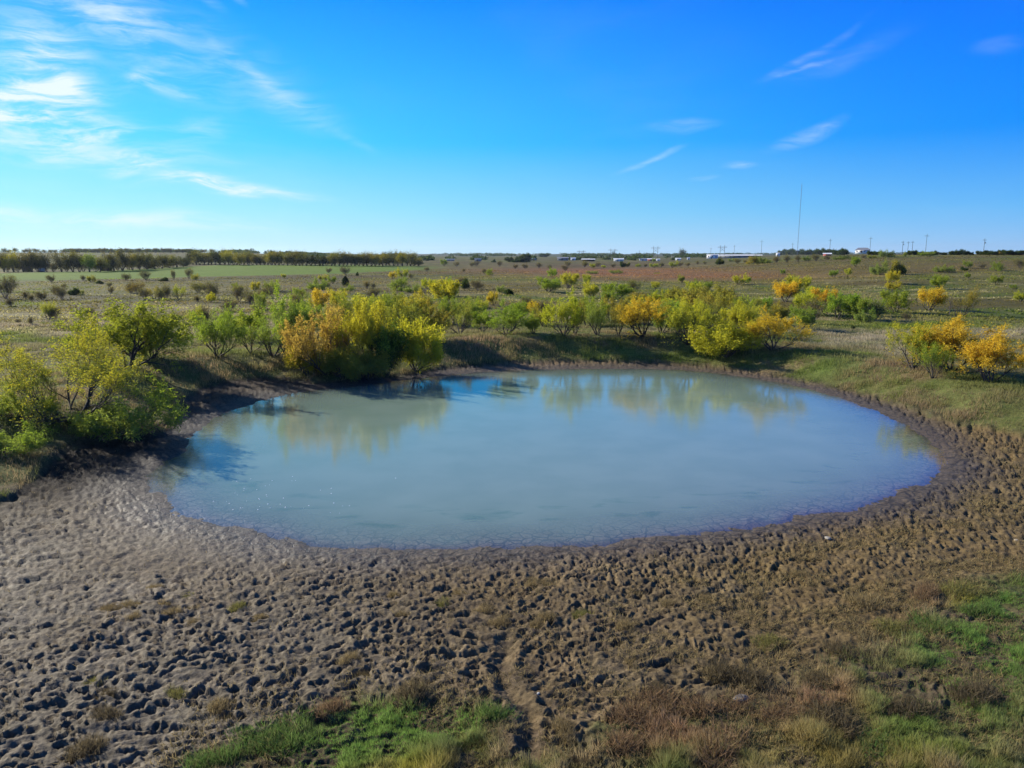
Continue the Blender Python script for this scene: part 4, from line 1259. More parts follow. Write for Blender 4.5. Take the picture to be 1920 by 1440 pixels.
def near_grass():
    n = 1750000
    r = 11.5 + 24 * G.random(n) ** 1.25
    a = np.radians(G.uniform(-42, 56, n))
    x = np.sin(a) * r
    y = np.cos(a) * r
    nd = sdist(x, y, _nv)
    k = nd < 0.7
    x, y, nd = x[k], y[k], nd[k]
    cl = fbm(x * 1.3, y * 1.3, 4, 2)
    cl2 = fbm(x * 3.5, y * 3.5, 3, 5)
    edge = 1 - ss(nd + (cl - .5) * 2.4, -0.9, 0.5)
    px, py, _ = proj(x, y, 0.7)
    e = (fbm(x * 0.9, y * 0.9, 3, 6) - .5) * 60
    px2 = px + e
    py2 = py + e * .4
    gr = np.clip(1.3 * blob(px2, py2, 700, 1350, 130, 62) + 1.2 * blob(px2, py2, 860, 1330, 80, 28) + blob(px2, py2, 560, 1420, 110, 40) + 1.2 * blob(px2, py2, 1890, 1120, 80, 42)
                 + blob(px2, py2, 1760, 1190, 80, 26) + 0.9 * blob(px2, py2, 1900, 1200, 140, 60) + 0.8 * blob(px2, py2, 1780, 1260, 120, 40) + blob(px2, py2, 1690, 1335, 120, 50) + blob(px2, py2, 1480, 1400, 60, 30) * .4 + blob(px2, py2, 1880, 1330, 90, 60) * .6, 0, 1)
    rd = np.clip(1.2 * blob(px2, py2, 1240, 1350, 110, 45) + 0.9 * blob(px2, py2, 1560, 1290, 70, 30) + blob(px2, py2, 1740, 1110, 60, 12, 18) + 0.5 * blob(px2, py2, 1500, 1330, 160, 80), 0, 1)
    yl = np.clip(blob(px2, py2, 1800, 1100, 36, 16) + blob(px2, py2, 790, 1430, 120, 24) + blob(px2, py2, 1430, 1310, 24, 12) + 0.6 * blob(px2, py2, 1600, 1400, 200, 50), 0, 1)
    dens = edge * (0.38 + 0.62 * ss(cl, 0.30, 0.50)) * (0.65 + 0.5 * gr)
    k = G.random(len(x)) < dens
    x, y, cl, cl2, gr, rd, yl = x[k], y[k], cl[k], cl2[k], gr[k], rd[k], yl[k]
    m = len(x)
    col = np.tile(np.array([0.150, 0.135, 0.055]), (m, 1))
    col = lerp(col, (0.25, 0.185, 0.095), ss(cl2, 0.45, 0.62) * 0.8)
    col = lerp(col, (0.085, 0.115, 0.030), ss(fbm(x * 1.1 + 9, y * 1.1, 3, 1), 0.5, 0.7) * 0.8)
    col = lerp(col, (0.085, 0.070, 0.045), ss(fbm(x * 0.8 + 3, y * 0.8, 3, 4), 0.52, 0.68) * 0.7)
    col = lerp(col, (0.105, 0.175, 0.036), gr * 0.92)
    col = lerp(col, (0.25, 0.150, 0.085), rd * 0.8)
    col = lerp(col, (0.27, 0.22, 0.035), yl * 0.6)
    h = (0.08 + 0.22 * ss(cl, 0.35, 0.75)) * G.uniform(0.5, 1.3, m) * (1 - 0.45 * gr)
    h = h * (0.7 + 0.8 * ss(cl2, 0.4, 0.7))
    w = G.uniform(0.007, 0.016, m)
    blades('near_grass', x, y, h, w, col, 'mixed green, straw and rusty grass covering the slope nearest the camera', 0.55, bright=1.75)


def bank_grass():
    n = 850000
    r = 24 + 90 * G.random(n) ** 0.9
    a = np.radians(G.uniform(-48, 48, n))
    x = np.sin(a) * r
    y = np.cos(a) * r
    vd = sdist(x, y, BANK)
    cl = fbm(x * 0.7, y * 0.7, 4, 2)
    k = (vd > 0.1) & (G.random(n) < (0.25 + 0.9 * ss(cl, 0.35, 0.6)))
    x, y, vd, cl = x[k], y[k], vd[k], cl[k]
    m = len(x)
    px, py, _ = proj(x, y, 1.3)
    col = np.tile(np.array([0.135, 0.155, 0.040]), (m, 1))
    col = lerp(col, (0.225, 0.165, 0.090), ss(fbm(x * .4, y * .4, 3, 5), 0.46, 0.62) * 0.85)
    col = lerp(col, (0.110, 0.185, 0.030), np.clip(blob(px, py, 1150, 663, 230, 9) + blob(px, py, 1540, 690, 100, 16, 12) + blob(px, py, 430, 672, 80, 8), 0, 1) * 0.8)
    dry = np.clip(blob(px, py, 440, 695, 120, 20) + blob(px, py, 905, 652, 70, 14) + blob(px, py, 1650, 690, 80, 14) + blob(px, py, 1800, 760, 120, 24), 0, 1)
    col = lerp(col, (0.275, 0.185, 0.110), dry * 0.8)
    pl = ss(vd, 9, 15)
    n3 = fbm(x / 22.0, y / 9.0, 4, 2)
    n4 = fbm(x / 7.0, y / 4.0, 4, 5)
    pas = np.tile(np.array([0.20, 0.175, 0.085]), (m, 1))
    pas = lerp(pas, (0.33, 0.27, 0.175), ss(n3, 0.46, 0.66) * 0.8)
    pas = lerp(pas, (0.125, 0.155, 0.035), ss(n4, 0.50, 0.68) * 0.85)
    pas = lerp(pas, (0.125, 0.165, 0.022), np.clip(blob(px, py, 1700, 612, 230, 8) + blob(px, py, 20, 632, 60, 8), 0, 1) * 0.9)
    pas = lerp(pas, (0.38, 0.31, 0.22), np.clip(blob(px, py, 1600, 638, 95, 10, 4) + blob(px, py, 1690, 655, 50, 14) + blob(px, py, 1880, 625, 70, 10), 0, 1) * 0.8)
    col = col * (1 - pl[:, None]) + pas * pl[:, None]
    h = G.uniform(0.10, 0.34, m) * (0.6 + 0.8 * ss(cl, 0.4, 0.7)) + 0.30 * dry * G.random(m)
    blades('bank_grass', x, y, h, G.uniform(0.016, 0.038, m) * (0.5 + r[k] / 60.0), col, 'green and straw coloured grass on the banks and dam around the pond', 0.5)


def pasture_grass():
    n = 150000
    r = 95 * (420 / 95.0) ** G.random(n)
    a = np.radians(G.uniform(-40, 40, n))
    x = np.sin(a) * r
    y = np.cos(a) * r
    cl = fbm(x / 6.0, y / 6.0, 4, 2)
    z, sd, vd, _ = heights(x, y, False)
    col, wet, out, nv = ground_colour(x, y, z, sd, vd)
    px, py, _ = proj(x, y, z)
    mown = (px < 840) & (py < np.interp(px, [0, 200, 420, 640, 800, 900], [530, 522, 519, 514, 506, 503]))
    k = (G.random(n) < 0.15 + ss(cl, 0.40, 0.62)) & ~mown
    x, y, col, rr, cl = x[k], y[k], col[k], r[k], cl[k]
    m = len(x)
    dark = G.random(m)[:, None]
    col = np.clip(col * (1.15 + 0.5 * dark), 0, 1)
    blades('pasture_grass', x, y, G.uniform(0.08, 0.30, m), (0.20 + rr / 1000.0) * G.uniform(0.7, 1.5, m), col, 'rough tufted pasture grass spread over the plain beyond the pond', 0.5)


def mud_stubble():
    n = 600000
    r = 12 + 40 * G.random(n) ** 1.1
    a = np.radians(G.uniform(-38, 41, n))
    x = np.sin(a) * r
    y = np.cos(a) * r
    sd = sdist(x, y, POND)
    vd = sdist(x, y, BANK)
    cl = fbm(x * 1.1, y * 1.1, 4, 3)
    right = ss(x + 0.15 * (y - 20), -3, 8)
    p = (0.03 + 0.85 * right) * ss(cl, 0.46, 0.64) * ss(sd, 1.2, 3.2) * (vd < 0.2) * (0.25 + 0.75 * (1 - ss(y, 30, 44)))
    nd = sdist(x, y, _nv)
    p = p + 0.5 * np.exp(-(nd / 1.6) ** 2) * ss(cl, 0.42, 0.55) * (sd > 2)
    k = G.random(n) < p
    x, y, cl, r = x[k], y[k], cl[k], r[k]
    m = len(x)
    col = np.tile(np.array([0.25, 0.19, 0.085]), (m, 1))
    col = lerp(col, (0.15, 0.12, 0.055), (G.random(m) < 0.4) * 1.0)
    h = G.uniform(0.04, 0.16, m)
    blades('mud_stubble', x, y, h, G.uniform(0.010, 0.020, m) * (0.6 + r / 25.0), col, 'sparse dry stubble scattered over the trampled mud', 1.1)


near_grass()
bank_grass()
pasture_grass()
mud_stubble()


def tuft_mesh(seed, green, n=1300, R=0.30, H=0.27):
    g = np.random.default_rng(seed)
    a = g.random(n) * 6.283
    rr = R * np.sqrt(g.random(n)) * 0.9
    cc_ = g.normal(0, 0.10, (9, 2))[g.integers(0, 9, n)]
    x = np.cos(a) * rr * 0.6 + cc_[:, 0]
    y = np.sin(a) * rr * 0.6 + cc_[:, 1]
    h = H * g.uniform(0.15, 1.0, n) ** 1.4 * (1 - 0.4 * rr / R)
    lean = g.uniform(0.1, 0.9, n) * h
    w = g.uniform(0.003, 0.008, n)
    b = g.random(n) * 6.283
    z0 = np.where(g.random(n) < 0.45, h * g.random(n) * 0.6, -0.04)      # side leaves start up the stalks
    A = np.stack([x - np.cos(b) * w, y - np.sin(b) * w, z0], 1)
    B = np.stack([x + np.cos(b) * w, y + np.sin(b) * w, z0], 1)
    a2 = a + g.normal(0, 1.6, n)
    Cc = np.stack([x + np.cos(a2) * lean, y + np.sin(a2) * lean, h], 1)
    co = np.stack([A, B, Cc], 1).reshape(-1, 3)
    base = {'green': (0.13, 0.23, 0.05), 'tan': (0.32, 0.24, 0.115), 'dark': (0.15, 0.115, 0.065), 'olive': (0.25, 0.235, 0.065), 'rust': (0.26, 0.165, 0.090)}[green]
    c = np.array(base)[None, :] * g.uniform(0.55, 1.35, (n, 1))
    mixv = g.random((n, 1)) ** 2 * 0.7
    c = c * (1 - mixv) + np.array((0.21, 0.17, 0.09)) * mixv
    me = mesh_from(green + '_tussock', co, np.arange(3 * n).reshape(-1, 3), 3, {'col': ('FLOAT_COLOR', np.repeat(np.clip(c, 0, 1), 3, 0))})
    me.materials.append(M_BLADE)
    return me


TUFT = {c: [tuft_mesh(i * 7 + k, c) for k in range(3)] for i, c in enumerate(('green', 'tan', 'dark', 'olive', 'rust'))}
TPOS = [('tan', p) for p in ((289, 1100, 1.1), (202, 1140, 1.3), (244, 1134, 1.2), (251, 1156, 1.1), (300, 1134, 1.3), (326, 1146, 1.3), (366, 1138, 1.2), (360, 1164, 1.2), (487, 1158, .9),
                              (416, 1328, 1.5), (737, 1112, 1.0), (755, 1150, 1.0), (907, 1142, 1.4), (937, 1166, 1.2), (1023, 1158, 1.5), (1007, 1170, 1.1), (1000, 1094, 1.3), (1023, 1094, 1.3),
                              (1173, 1172, 1.2), (657, 1236, 1.3), (1133, 1096, 1.2), (1187, 1106, 1.2), (860, 1112, 1.0), (1250, 1130, 1.2), (1330, 1120, 1.2), (1500, 1080, 1.1), (1620, 1130, 1.5),
                              (1180, 1240, 1.2), (1060, 1370, 1.5))]
TPOS += [('olive', p) for p in ((349, 1118, 1.0), (446, 1138, .8), (830, 1132, 1.0), (1090, 1150, 1.1), (176, 1276, 1.0), (330, 1300, .9), (1800, 1110, 2.2), (1680, 1180, 1.8), (1440, 1200, 1.2), (900, 1395, 1.2))]
TPOS += [('dark', p) for p in ((199, 1342, 1.6), (161, 1406, 1.9), (200, 1300, 1.2), (680, 1260, 1.2), (767, 1304, 2.3), (1573, 1222, 2.0), (1350, 1264, 1.8), (1413, 1280, 2.2), (1527, 1278, 1.4), (430, 1345, 1.5), (1230, 1290, 1.3), (1700, 1330, 2.0), (1830, 1310, 2.2), (1560, 1350, 2.0))]
TPOS += [('green', p) for p in ((515, 1372, 2.0), (540, 1392, 1.6), (470, 1395, 1.5), (420, 1420, 1.4), (370, 1436, 1.2), (930, 1340, 1.3), (1740, 1170, 1.8), (1840, 1150, 1.6), (1660, 1400, 1.6))]
TPOS += [('rust', p) for p in ((1180, 1340, 1.9), (1240, 1325, 2.0), (1300, 1330, 2.1), (1370, 1320, 1.7), (1460, 1330, 1.8), (1260, 1380, 2.2), (1740, 1120, 1.6), (1180, 1400, 1.8), (1340, 1400, 2.0), (620, 1330, 1.2))]
_x, _y, _z, _d, _h = place([q[1][0] for q in TPOS], [q[1][1] for q in TPOS])
_cnt = {}
_ordr = sorted(range(len(TPOS)), key=lambda i: TPOS[i][1][0])
_rank = {}
for i in _ordr:
    k = TPOS[i][0]
    _cnt[k] = _cnt.get(k, 0) + 1
    _rank[i] = _cnt[k]
WORD = {'green': 'fresh green', 'tan': 'dry tan', 'dark': 'dark brown', 'olive': 'olive', 'rust': 'rusty red'}
for i, (c, (px_, py_, sc_)) in enumerate(TPOS):
    o = link('weed_clump', PR.choice(TUFT[c]))
    o.location = (_x[i], _y[i], heights(_x[i:i + 1], _y[i:i + 1], True)[0][0] - 0.02)
    o.rotation_euler = (0, 0, PR.random() * 6.28)
    sc_ *= 0.62 if c in ('tan', 'dark') and px_ < 1300 else 0.85
    o.scale = (sc_ * PR.uniform(.9, 1.4), sc_ * PR.uniform(.9, 1.4), sc_ * PR.uniform(.7, 1.1))
    tag(o, '%s weed clump at the near shore, %s of that colour from the left' % (WORD[c], ORD[_rank[i] - 1]), 'weed', '%s weed clumps on the near ground' % WORD[c])


def distant_woods():
    """the wooded ridge line kilometres away: reads as one mass"""
    g = np.random.default_rng(77)
    P = []
    for (d0, d1, a0, a1, n, hh) in ((2300, 3800, -8, 20, 1500, 7.5), (1500, 2000, -31, -14, 800, 7.0), (3500, 4800, -20, 42, 1500, 9.0), (1300, 1700, 3, 15, 110, 7.0), (900, 1300, -8, 14, 130, 5.0)):
        a = np.radians(g.uniform(a0, a1, n))
        cl = fbm(np.degrees(a) * 0.9 + d0, a * 0 + 1.0, 3, 4)
        k = g.random(n) < ss(cl, 0.30, 0.62)
        r = g.uniform(d0, d1, n)
        P.append(np.stack([np.sin(a) * r, np.cos(a) * r, hh * g.uniform(0.5, 1.3, n)], 1)[k])
    P = np.concatenate(P)
    z = heights(P[:, 0], P[:, 1], False)[0]
    m = 26
    n = len(P)
    u = g.normal(0, 1, (n, m, 3))
    u /= np.linalg.norm(u, axis=2)[:, :, None]
    rad = P[:, 2][:, None, None]
    c = np.stack([P[:, 0], P[:, 1], z + P[:, 2] * 0.5], 1)[:, None, :]
    pos = c + u * rad * np.array([0.85, 0.85, 0.46]) * g.uniform(0.5, 1.0, (n, m, 1))
    L = leaf_tris(g, pos.reshape(-1, 3), (3.4, 2.6))
    me = mesh_from('distant_woods', L, np.arange(len(L)).reshape(-1, 3), 3, {'tip': ('FLOAT', np.zeros(len(L))), 'rnd': ('FLOAT', np.repeat(g.random(len(L) // 3), 3))})
    dw = link('distant_woods', me, M_DARK, kind='stuff')
    dw.color = (0.06, 0.08, 0.05, 0.0)
    tag(dw, 'dark blue-green woods along the farthest ridge line', 'woods')


distant_woods()

# ------------------------------------------------------------------ stones and water glints
def stone(seed, px_, py_, size, col, label):
    R = random.Random(seed)
    import bmesh
    bm = bmesh.new()
    bmesh.ops.create_icosphere(bm, subdivisions=2, radius=1.0)
    for v in bm.verts:
        k = 1 + R.uniform(-0.16, 0.16)
        v.co = Vector((v.co.x * k, v.co.y * k * 0.7, max(v.co.z * 0.4 * k, -0.2)))
    me = bpy.data.meshes.new('stone')
    bm.to_mesh(me)
    bm.free()
    x, y, z, d, h = place([px_], [py_])
    z = heights(x, y, True)[0]
    o = link('stone', me, simple_mat('stone', col, 0.85, 0, 0.12, 5))
    o.location = (x[0], y[0], z[0] + 0.03 * size)
    o.rotation_euler = (0, 0, R.random() * 3)
    o.scale = (size, size, size)
    tag(o, label, 'stone')


stone(1, 1388, 1309, 0.20, (0.20, 0.17, 0.13, 1), 'flat pale stone among the rusty weeds, largest stone in view')
stone(2, 1009, 1303, 0.05, (0.45, 0.43, 0.38, 1), 'tiny white stone beside the erosion rill')
stone(3, 1780, 1064, 0.07, (0.40, 0.36, 0.30, 1), 'small white stone on the mud above the green grass corner')
stone(4, 1552, 1011, 0.13, (0.28, 0.25, 0.21, 1), 'pale flat stone on the mud right of the pond')
stone(5, 1906, 1011, 0.10, (0.32, 0.26, 0.18, 1), 'yellowish stone on the mud at the right edge')


def glints():  # small white cones added to stand in for sun glints on the water
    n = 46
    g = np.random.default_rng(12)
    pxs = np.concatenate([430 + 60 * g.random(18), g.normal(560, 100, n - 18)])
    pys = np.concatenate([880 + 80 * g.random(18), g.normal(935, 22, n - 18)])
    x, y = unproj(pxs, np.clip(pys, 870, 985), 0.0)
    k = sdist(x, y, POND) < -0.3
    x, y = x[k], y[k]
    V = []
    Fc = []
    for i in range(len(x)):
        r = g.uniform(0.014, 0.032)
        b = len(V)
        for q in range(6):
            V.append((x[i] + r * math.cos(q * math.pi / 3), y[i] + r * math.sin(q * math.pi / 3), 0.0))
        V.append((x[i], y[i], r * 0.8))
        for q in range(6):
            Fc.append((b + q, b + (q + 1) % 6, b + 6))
    me = mesh_from('glint_flecks', np.array(V), np.array(Fc), 3, smooth=True)
    m, T = new_mat('glints')
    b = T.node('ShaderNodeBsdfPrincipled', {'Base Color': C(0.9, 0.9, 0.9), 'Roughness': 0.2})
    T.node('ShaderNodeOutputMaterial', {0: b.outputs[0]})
    tag(link('glint_flecks', me, m, kind='stuff'), 'white flecks in place of sun glints scattered on the left part of the pond', 'glints')


glints()

# ------------------------------------------------------------------ far buildings, poles, mast
M_WHITE = simple_mat('white_metal', (0.78, 0.78, 0.76, 1), 0.6, 0, 0.03)
M_BLUE = simple_mat('blue_grey_metal', (0.20, 0.225, 0.25, 1), 0.6, 0, 0.05)
M_GREY = simple_mat('grey_shingle', (0.24, 0.25, 0.28, 1), 0.8, 0, 0.08)
M_RED = simple_mat('red_metal', (0.42, 0.07, 0.06, 1), 0.6, 0, 0.05)
M_BROWN = simple_mat('dark_brown', (0.06, 0.045, 0.05, 1), 0.8, 0, 0.05)
M_GLASS = simple_mat('window_glass', (0.03, 0.04, 0.05, 1), 0.2, 0, 0.0)
M_POLE = simple_mat('pole_wood', (0.11, 0.10, 0.10, 1), 0.9)
M_STEEL = simple_mat('galvanised_steel', (0.28, 0.30, 0.33, 1), 0.5, 0.3, 0.03)
M_TYRE = simple_mat('tyre', (0.02, 0.02, 0.02, 1), 0.9, 0, 0.0)


def box_geo(x0, x1, y0, y1, z0, z1):
    v = [(x, y, z) for z in (z0, z1) for y in (y0, y1) for x in (x0, x1)]
    f = [(0, 2, 3, 1), (4, 5, 7, 6), (0, 1, 5, 4), (2, 6, 7, 3), (0, 4, 6, 2), (1, 3, 7, 5)]
    return v, f


def box(name, parent, mat, *b):
    v, f = box_geo(*b)
    me = mesh_from(name, np.array(v), np.array(f), 4)
    return link(name, me, mat, parent)


def raw(name, parent, mat, v, f):
    me = bpy.data.meshes.new(name)
    me.from_pydata(v, [], f)
    me.update()
    return link(name, me, mat, parent)


def building(px_, dist, wpx, hpx, wall, roof, label, roofh=0.35, open_front=False, yaw=0.0, hip=False, doors=1, wins=3, depth=0.55, name='farm_building', sink=0.0, cat='building'):
    x = (px_ - 960) / F * dist
    y = dist
    z = float(heights(np.array([x]), np.array([y]), False)[0][0]) + sink
    W = wpx / F * dist
    Hh = hpx / F * dist
    D = W * depth
    rh = Hh * roofh
    hw = Hh - rh
    o = bpy.data.objects.new(name, None)
    COL.objects.link(o)
    o.location = (x, y, z)
    o.rotation_euler = (0, 0, math.radians(yaw) - math.atan2(x, y))
    tag(o, label, cat)
    if open_front:
        box('back_wall', o, wall, -W / 2, W / 2, D / 2 - 0.2, D / 2, -1, hw)
        for k in range(5):
            xx = -W / 2 + 0.15 + (W - 0.3) * k / 4
            box('post', o, wall, xx - 0.12, xx + 0.12, -D / 2, -D / 2 + 0.24, -1, hw)
    else:
        box('wall', o, wall, -W / 2, W / 2, -D / 2, D / 2, -1, hw)
        for k in range(wins):
            xx = -W / 2 + W * (k + 0.5) / wins
            if abs(xx) < W / 2 - 0.8:
                w_ = box('window', o, M_GLASS, xx - 0.6, xx + 0.6, -D / 2 - 0.06, -D / 2 + 0.05, hw * 0.35, hw * 0.75)
        for k in range(doors):
            xx = W * (k + 0.85) / (doors + 1) - W / 2
            box('door', o, M_BROWN, xx - 0.55, xx + 0.55, -D / 2 - 0.07, -D / 2 + 0.05, 0, min(2.1, hw * 0.85))
    e = W * 0.03 + 0.2
    i = W * 0.25 if hip else 0.0
    v = [(-W / 2 - e, -D / 2 - e, hw + .01), (W / 2 + e, -D / 2 - e, hw + .01), (W / 2 + e, D / 2 + e, hw + .01), (-W / 2 - e, D / 2 + e, hw + .01),
         (-W / 2 - e + i, 0, hw + rh), (W / 2 + e - i, 0, hw + rh)]
    raw('roof', o, roof, v, [(0, 1, 5, 4), (2, 3, 4, 5), (1, 2, 5), (3, 0, 4), (3, 2, 1, 0)])
    return o


building(1054, 900, 20, 6.0, M_BLUE, M_GREY, 'low dark roofed house, leftmost of the far buildings behind the centre of the pasture', sink=0.2)
building(1073, 930, 9, 5.0, M_WHITE, M_WHITE, 'small white outbuilding just right of the dark roofed house', wins=1, sink=0.2)
building(1000, 930, 12, 4.0, M_GREY, M_WHITE, 'small pale shed behind dark round trees left of the house', wins=1)
building(845, 900, 17, 4.5, M_BLUE, M_BLUE, 'blue-grey metal barn far off, right of the windbreak', wins=0)
building(897, 820, 12, 5.5, M_BLUE, M_BLUE, 'smaller blue-grey barn behind two bare bushes, centre left', wins=0)
building(1101, 850, 24, 4.5, M_BROWN, M_WHITE, 'long open hay shed with a white roof', open_front=True, roofh=0.3)
building(1157, 860, 18, 5.5, M_WHITE, M_WHITE, 'white barn at the foot of a tall lone tree', wins=2)
building(1203, 900, 16, 4.5, M_WHITE, M_GREY, 'white house with grey roof left of the red barn', wins=3)
building(1218, 880, 15, 4.5, M_RED, M_WHITE, 'red barn with a white roof among the white buildings', open_front=False, wins=1)
building(1230, 890, 7, 4.0, M_WHITE, M_WHITE, 'tiny white shed right of the red barn', wins=1, doors=0)
building(1267, 900, 10, 4.5, M_WHITE, M_WHITE, 'white shed left of the tall dark tree by the warehouse', wins=1)
building(1286, 900, 5, 4.5, M_WHITE, M_WHITE, 'narrow white shed right of the tall dark tree', wins=0)
building(1376, 1000, 82, 6.5, M_BLUE, M_WHITE, 'very long low warehouse with blue-grey side and white roof', wins=10, depth=0.22, roofh=0.3)
building(1330, 985, 20, 8.0, M_WHITE, M_WHITE, 'white office block at the left end of the long warehouse', wins=3, roofh=0.12)
building(1451, 820, 7, 7.0, M_WHITE, M_WHITE, 'white box shaped tank house behind the brush, right of the warehouse', wins=0, roofh=0.1)
building(1607, 620, 25, 9.0, M_WHITE, M_GREY, 'farmhouse with grey hipped roof and white walls on the right skyline', hip=True, roofh=0.5, wins=4, sink=1.6)
building(1542, 560, 14, 6.0, M_RED, M_WHITE, 'small red shed behind the brush left of the farmhouse', wins=0, roofh=0.35, sink=-0.2)
building(1633, 560, 6, 4.0, M_WHITE, M_RED, 'small white cabin behind trees right of the farmhouse', wins=1, sink=-0.8)
building(89, 352, 8, 7.0, M_GREY, M_WHITE, 'small pale tent shaped hut at the edge of the green field, far left', wins=0, roofh=0.8, name='field_hut', cat='hut')


def cyl(name, parent, mat, p0, p1, r0, r1, n=6):
    a = Vector(p0)
    b = Vector(p1)
    d = (b - a).normalized()
    u = d.orthogonal().normalized()
    v = d.cross(u)
    V = []
    for p, r in ((a, r0), (b, r1)):
        for q in range(n):
            t = 2 * math.pi * q / n
            V.append(tuple(p + (u * math.cos(t) + v * math.sin(t)) * r))
    Fs = [(q, (q + 1) % n, n + (q + 1) % n, n + q) for q in range(n)]
    Fs += [tuple(range(n))[::-1], tuple(range(n, 2 * n))]
    return raw(name, parent, mat, V, Fs)


def util_pole(px_, dist, hpx, label, hframe=False, lean=0.0, transformer=False, rr=0.16):
    x = (px_ - 960) / F * dist
    z = float(heights(np.array([x]), np.array([dist]), False)[0][0])
    H = hpx / F * dist
    o = bpy.data.objects.new('pylon' if hframe else 'utility_pole', None)
    COL.objects.link(o)
    o.location = (x, dist, z)
    o.rotation_euler = (0, math.radians(lean), 0)
    if hframe:
        w = 2.6 * dist / 900
        for sx in (-w, w):
            cyl('pole', o, M_POLE, (sx, 0, -0.5), (sx, 0, H), rr, rr * 0.8)
        cyl('crossarm', o, M_POLE, (-w * 2.1, 0.3, H * 0.86), (w * 2.1, 0.3, H * 0.86), rr * 0.9, rr * 0.9)
        cyl('brace', o, M_POLE, (-w, -0.3, H * 0.55), (w, -0.3, H * 0.8), rr * 0.5, rr * 0.5)
        cyl('brace', o, M_POLE, (w, -0.5, H * 0.55), (-w, -0.5, H * 0.8), rr * 0.5, rr * 0.5)
        for k in (-2, 0, 2):
            cyl('insulator', o, M_STEEL, (k * w, 0.3, H * 0.86 - rr), (k * w, 0.3, H * 0.78), 0.12, 0.12)
    else:
        cyl('pole', o, M_POLE, (0, 0, -0.5), (0, 0, H), rr, rr * 0.75)
        L = 0.11 * H
        cyl('crossarm', o, M_POLE, (-L, rr + 0.09, H * 0.90), (L, rr + 0.09, H * 0.90), 0.09, 0.09)
        for k in (-0.9, 0.9):
            cyl('insulator', o, M_STEEL, (k * L, rr + 0.09, H * 0.90 + 0.09), (k * L, rr + 0.09, H * 0.90 + 0.4), 0.07, 0.05)
        if transformer:
            cyl('transformer', o, M_STEEL, (0.5, 0, H * 0.70), (0.5, 0, H * 0.78), 0.3, 0.3, 10)
    tag(o, label, 'pylon' if hframe else 'utility pole', 'two legged power pylons behind the buildings' if hframe else 'utility poles on the skyline')
    return o


util_pole(1088, 1300, 14, 'faintest two legged power pylon, above the dark roofed house', True, rr=0.32)
util_pole(1146, 1200, 18, 'two legged power pylon beside the tall lone tree', True, rr=0.3)
util_pole(1225, 1100, 24, 'two legged power pylon above the red barn', True, rr=0.3)
util_pole(1348, 1000, 24, 'two legged power pylon in front of the long warehouse', True, rr=0.28)
util_pole(1195, 1200, 15, 'slender pole above the white house left of the red barn', rr=0.2)
util_pole(1327, 1050, 20, 'slender pole above the left end of the long warehouse', rr=0.2)
util_pole(1370, 1050, 23, 'slender pole above the middle of the long warehouse', rr=0.2)
util_pole(1420, 950, 31, 'tall slender pole at the right end of the long warehouse', rr=0.2)
util_pole(1477, 950, 24, 'short pole just left of the tall radio mast', rr=0.2)
util_pole(1546, 640, 30, 'pole behind the small red shed', rr=0.17)
util_pole(1620, 600, 32, 'tall pole at the right side of the farmhouse roof', rr=0.15, transformer=False)
util_pole(1680, 500, 25, 'left pole of the close set three on the right skyline', rr=0.14, transformer=True)
util_pole(1690, 500, 24, 'middle pole of the close set three on the right skyline', rr=0.13)
util_pole(1698, 500, 25, 'right pole of the close set three on the right skyline', rr=0.14)
util_pole(1723, 460, 38, 'tallest utility pole, right of the close set three', rr=0.12)
util_pole(1830, 420, 30, 'lone utility pole near the right edge of the skyline', rr=0.13, transformer=True)


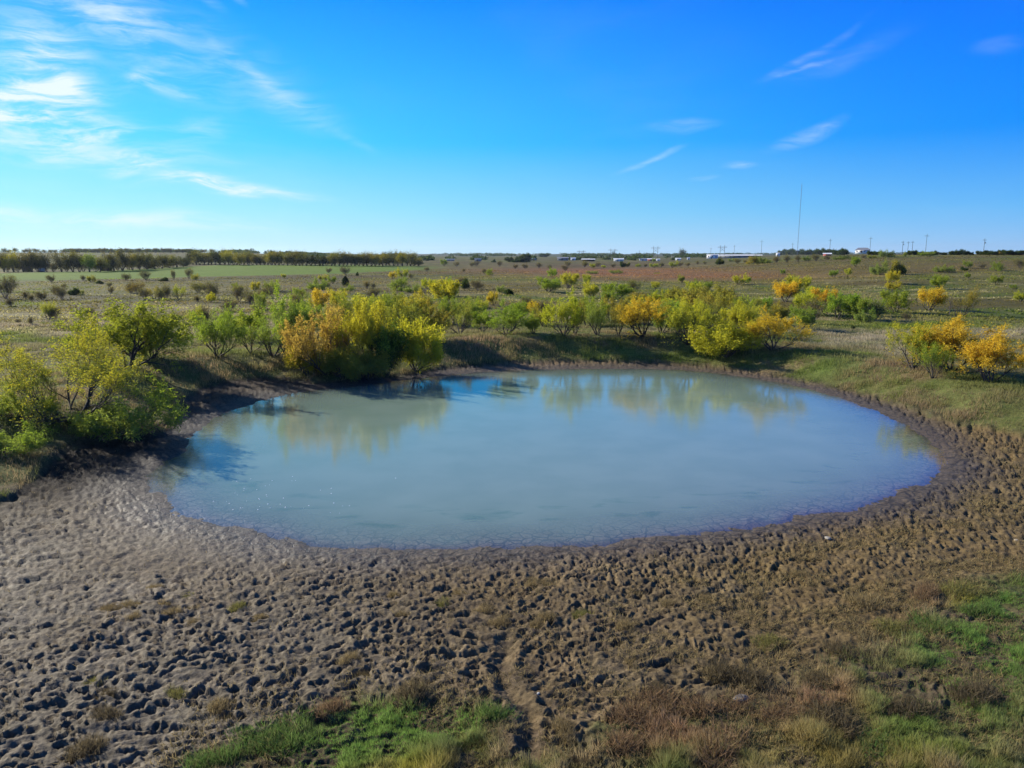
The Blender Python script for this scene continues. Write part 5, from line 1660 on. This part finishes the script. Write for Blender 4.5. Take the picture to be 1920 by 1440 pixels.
def mast(px_, dist, hpx):
    x = (px_ - 960) / F * dist
    z = float(heights(np.array([x]), np.array([dist]), False)[0][0])
    H = hpx / F * dist
    o = bpy.data.objects.new('radio_mast', None)
    COL.objects.link(o)
    o.location = (x, dist, z)
    pts = [(0.45 * math.cos(k * 2.094), 0.45 * math.sin(k * 2.094)) for k in range(3)]
    for p in pts:
        cyl('leg', o, M_STEEL, (p[0], p[1], 0), (p[0], p[1], H), 0.09, 0.09, 5)
    V = []
    Fs = []
    for k in range(int(H / 1.2)):
        z0 = k * 1.2
        for q in range(3):
            a = pts[q]
            b = pts[(q + 1) % 3]
            n = len(V)
            V += [(a[0], a[1], z0), (a[0], a[1], z0 + 0.12), (b[0], b[1], z0 + 1.2), (b[0], b[1], z0 + 1.08)]
            Fs.append((n, n + 1, n + 2, n + 3))
    raw('lattice', o, M_STEEL, V, Fs)
    cyl('antenna', o, M_STEEL, (0, 0, H - 0.5), (0, 0, H + 3), 0.16, 0.08)
    box('equipment_platform', o, M_STEEL, -2.6, 2.6, -0.6, 0.6, 6.0, 7.2)
    tag(o, 'very tall thin lattice radio mast rising high above the right skyline', 'radio mast')


mast(1486.5, 1150, 126)


def car(px_, dist, label):
    x = (px_ - 960) / F * dist
    z = float(heights(np.array([x]), np.array([dist]), False)[0][0])
    o = bpy.data.objects.new('parked_car', None)
    COL.objects.link(o)
    o.location = (x, dist, z)
    o.rotation_euler = (0, 0, 0.1)
    prof = [(-2.3, .4), (-2.3, .85), (-1.5, 1.0), (-0.9, 1.45), (0.9, 1.45), (1.5, 1.0), (2.3, .85), (2.3, .4)]
    n = len(prof)
    V = [(p[0], s_, p[1]) for s_ in (-0.9, 0.9) for p in prof]
    Fs = [(i, (i + 1) % n, n + (i + 1) % n, n + i) for i in range(n)] + [tuple(range(n))[::-1], tuple(range(n, 2 * n))]
    raw('body', o, M_WHITE, V, Fs)
    for s_ in (-0.92, 0.92):
        raw('side_window', o, M_GLASS, [(-1.3, s_, 1.02), (1.3, s_, 1.02), (0.85, s_, 1.36), (-0.8, s_, 1.36)], [(0, 1, 2, 3)])
    for cx in (-1.45, 1.45):
        for s_ in (-0.85, 0.85):
            cyl('wheel', o, M_TYRE, (cx, s_ - 0.1, 0.34), (cx, s_ + 0.1, 0.34), 0.34, 0.34, 12)
    tag(o, label, 'car')


car(1707, 470, 'white car parked on the right skyline below the close set three poles')




def haze():
    o = box('haze', None, None, -7000, 7000, -400, 14600, -4, 135)
    m, T = new_mat('haze')
    v = T.node('ShaderNodeVolumePrincipled', {'Color': C(0.72, 0.84, 1.0), 'Density': HAZE, 'Anisotropy': 0.3})
    T.node('ShaderNodeOutputMaterial', {'Volume': v.outputs[0]})
    o.data.materials.append(m)
    tag(o, 'faint blue air haze over the whole plain', 'haze', kind='stuff')


HAZE = 0.00004
haze()
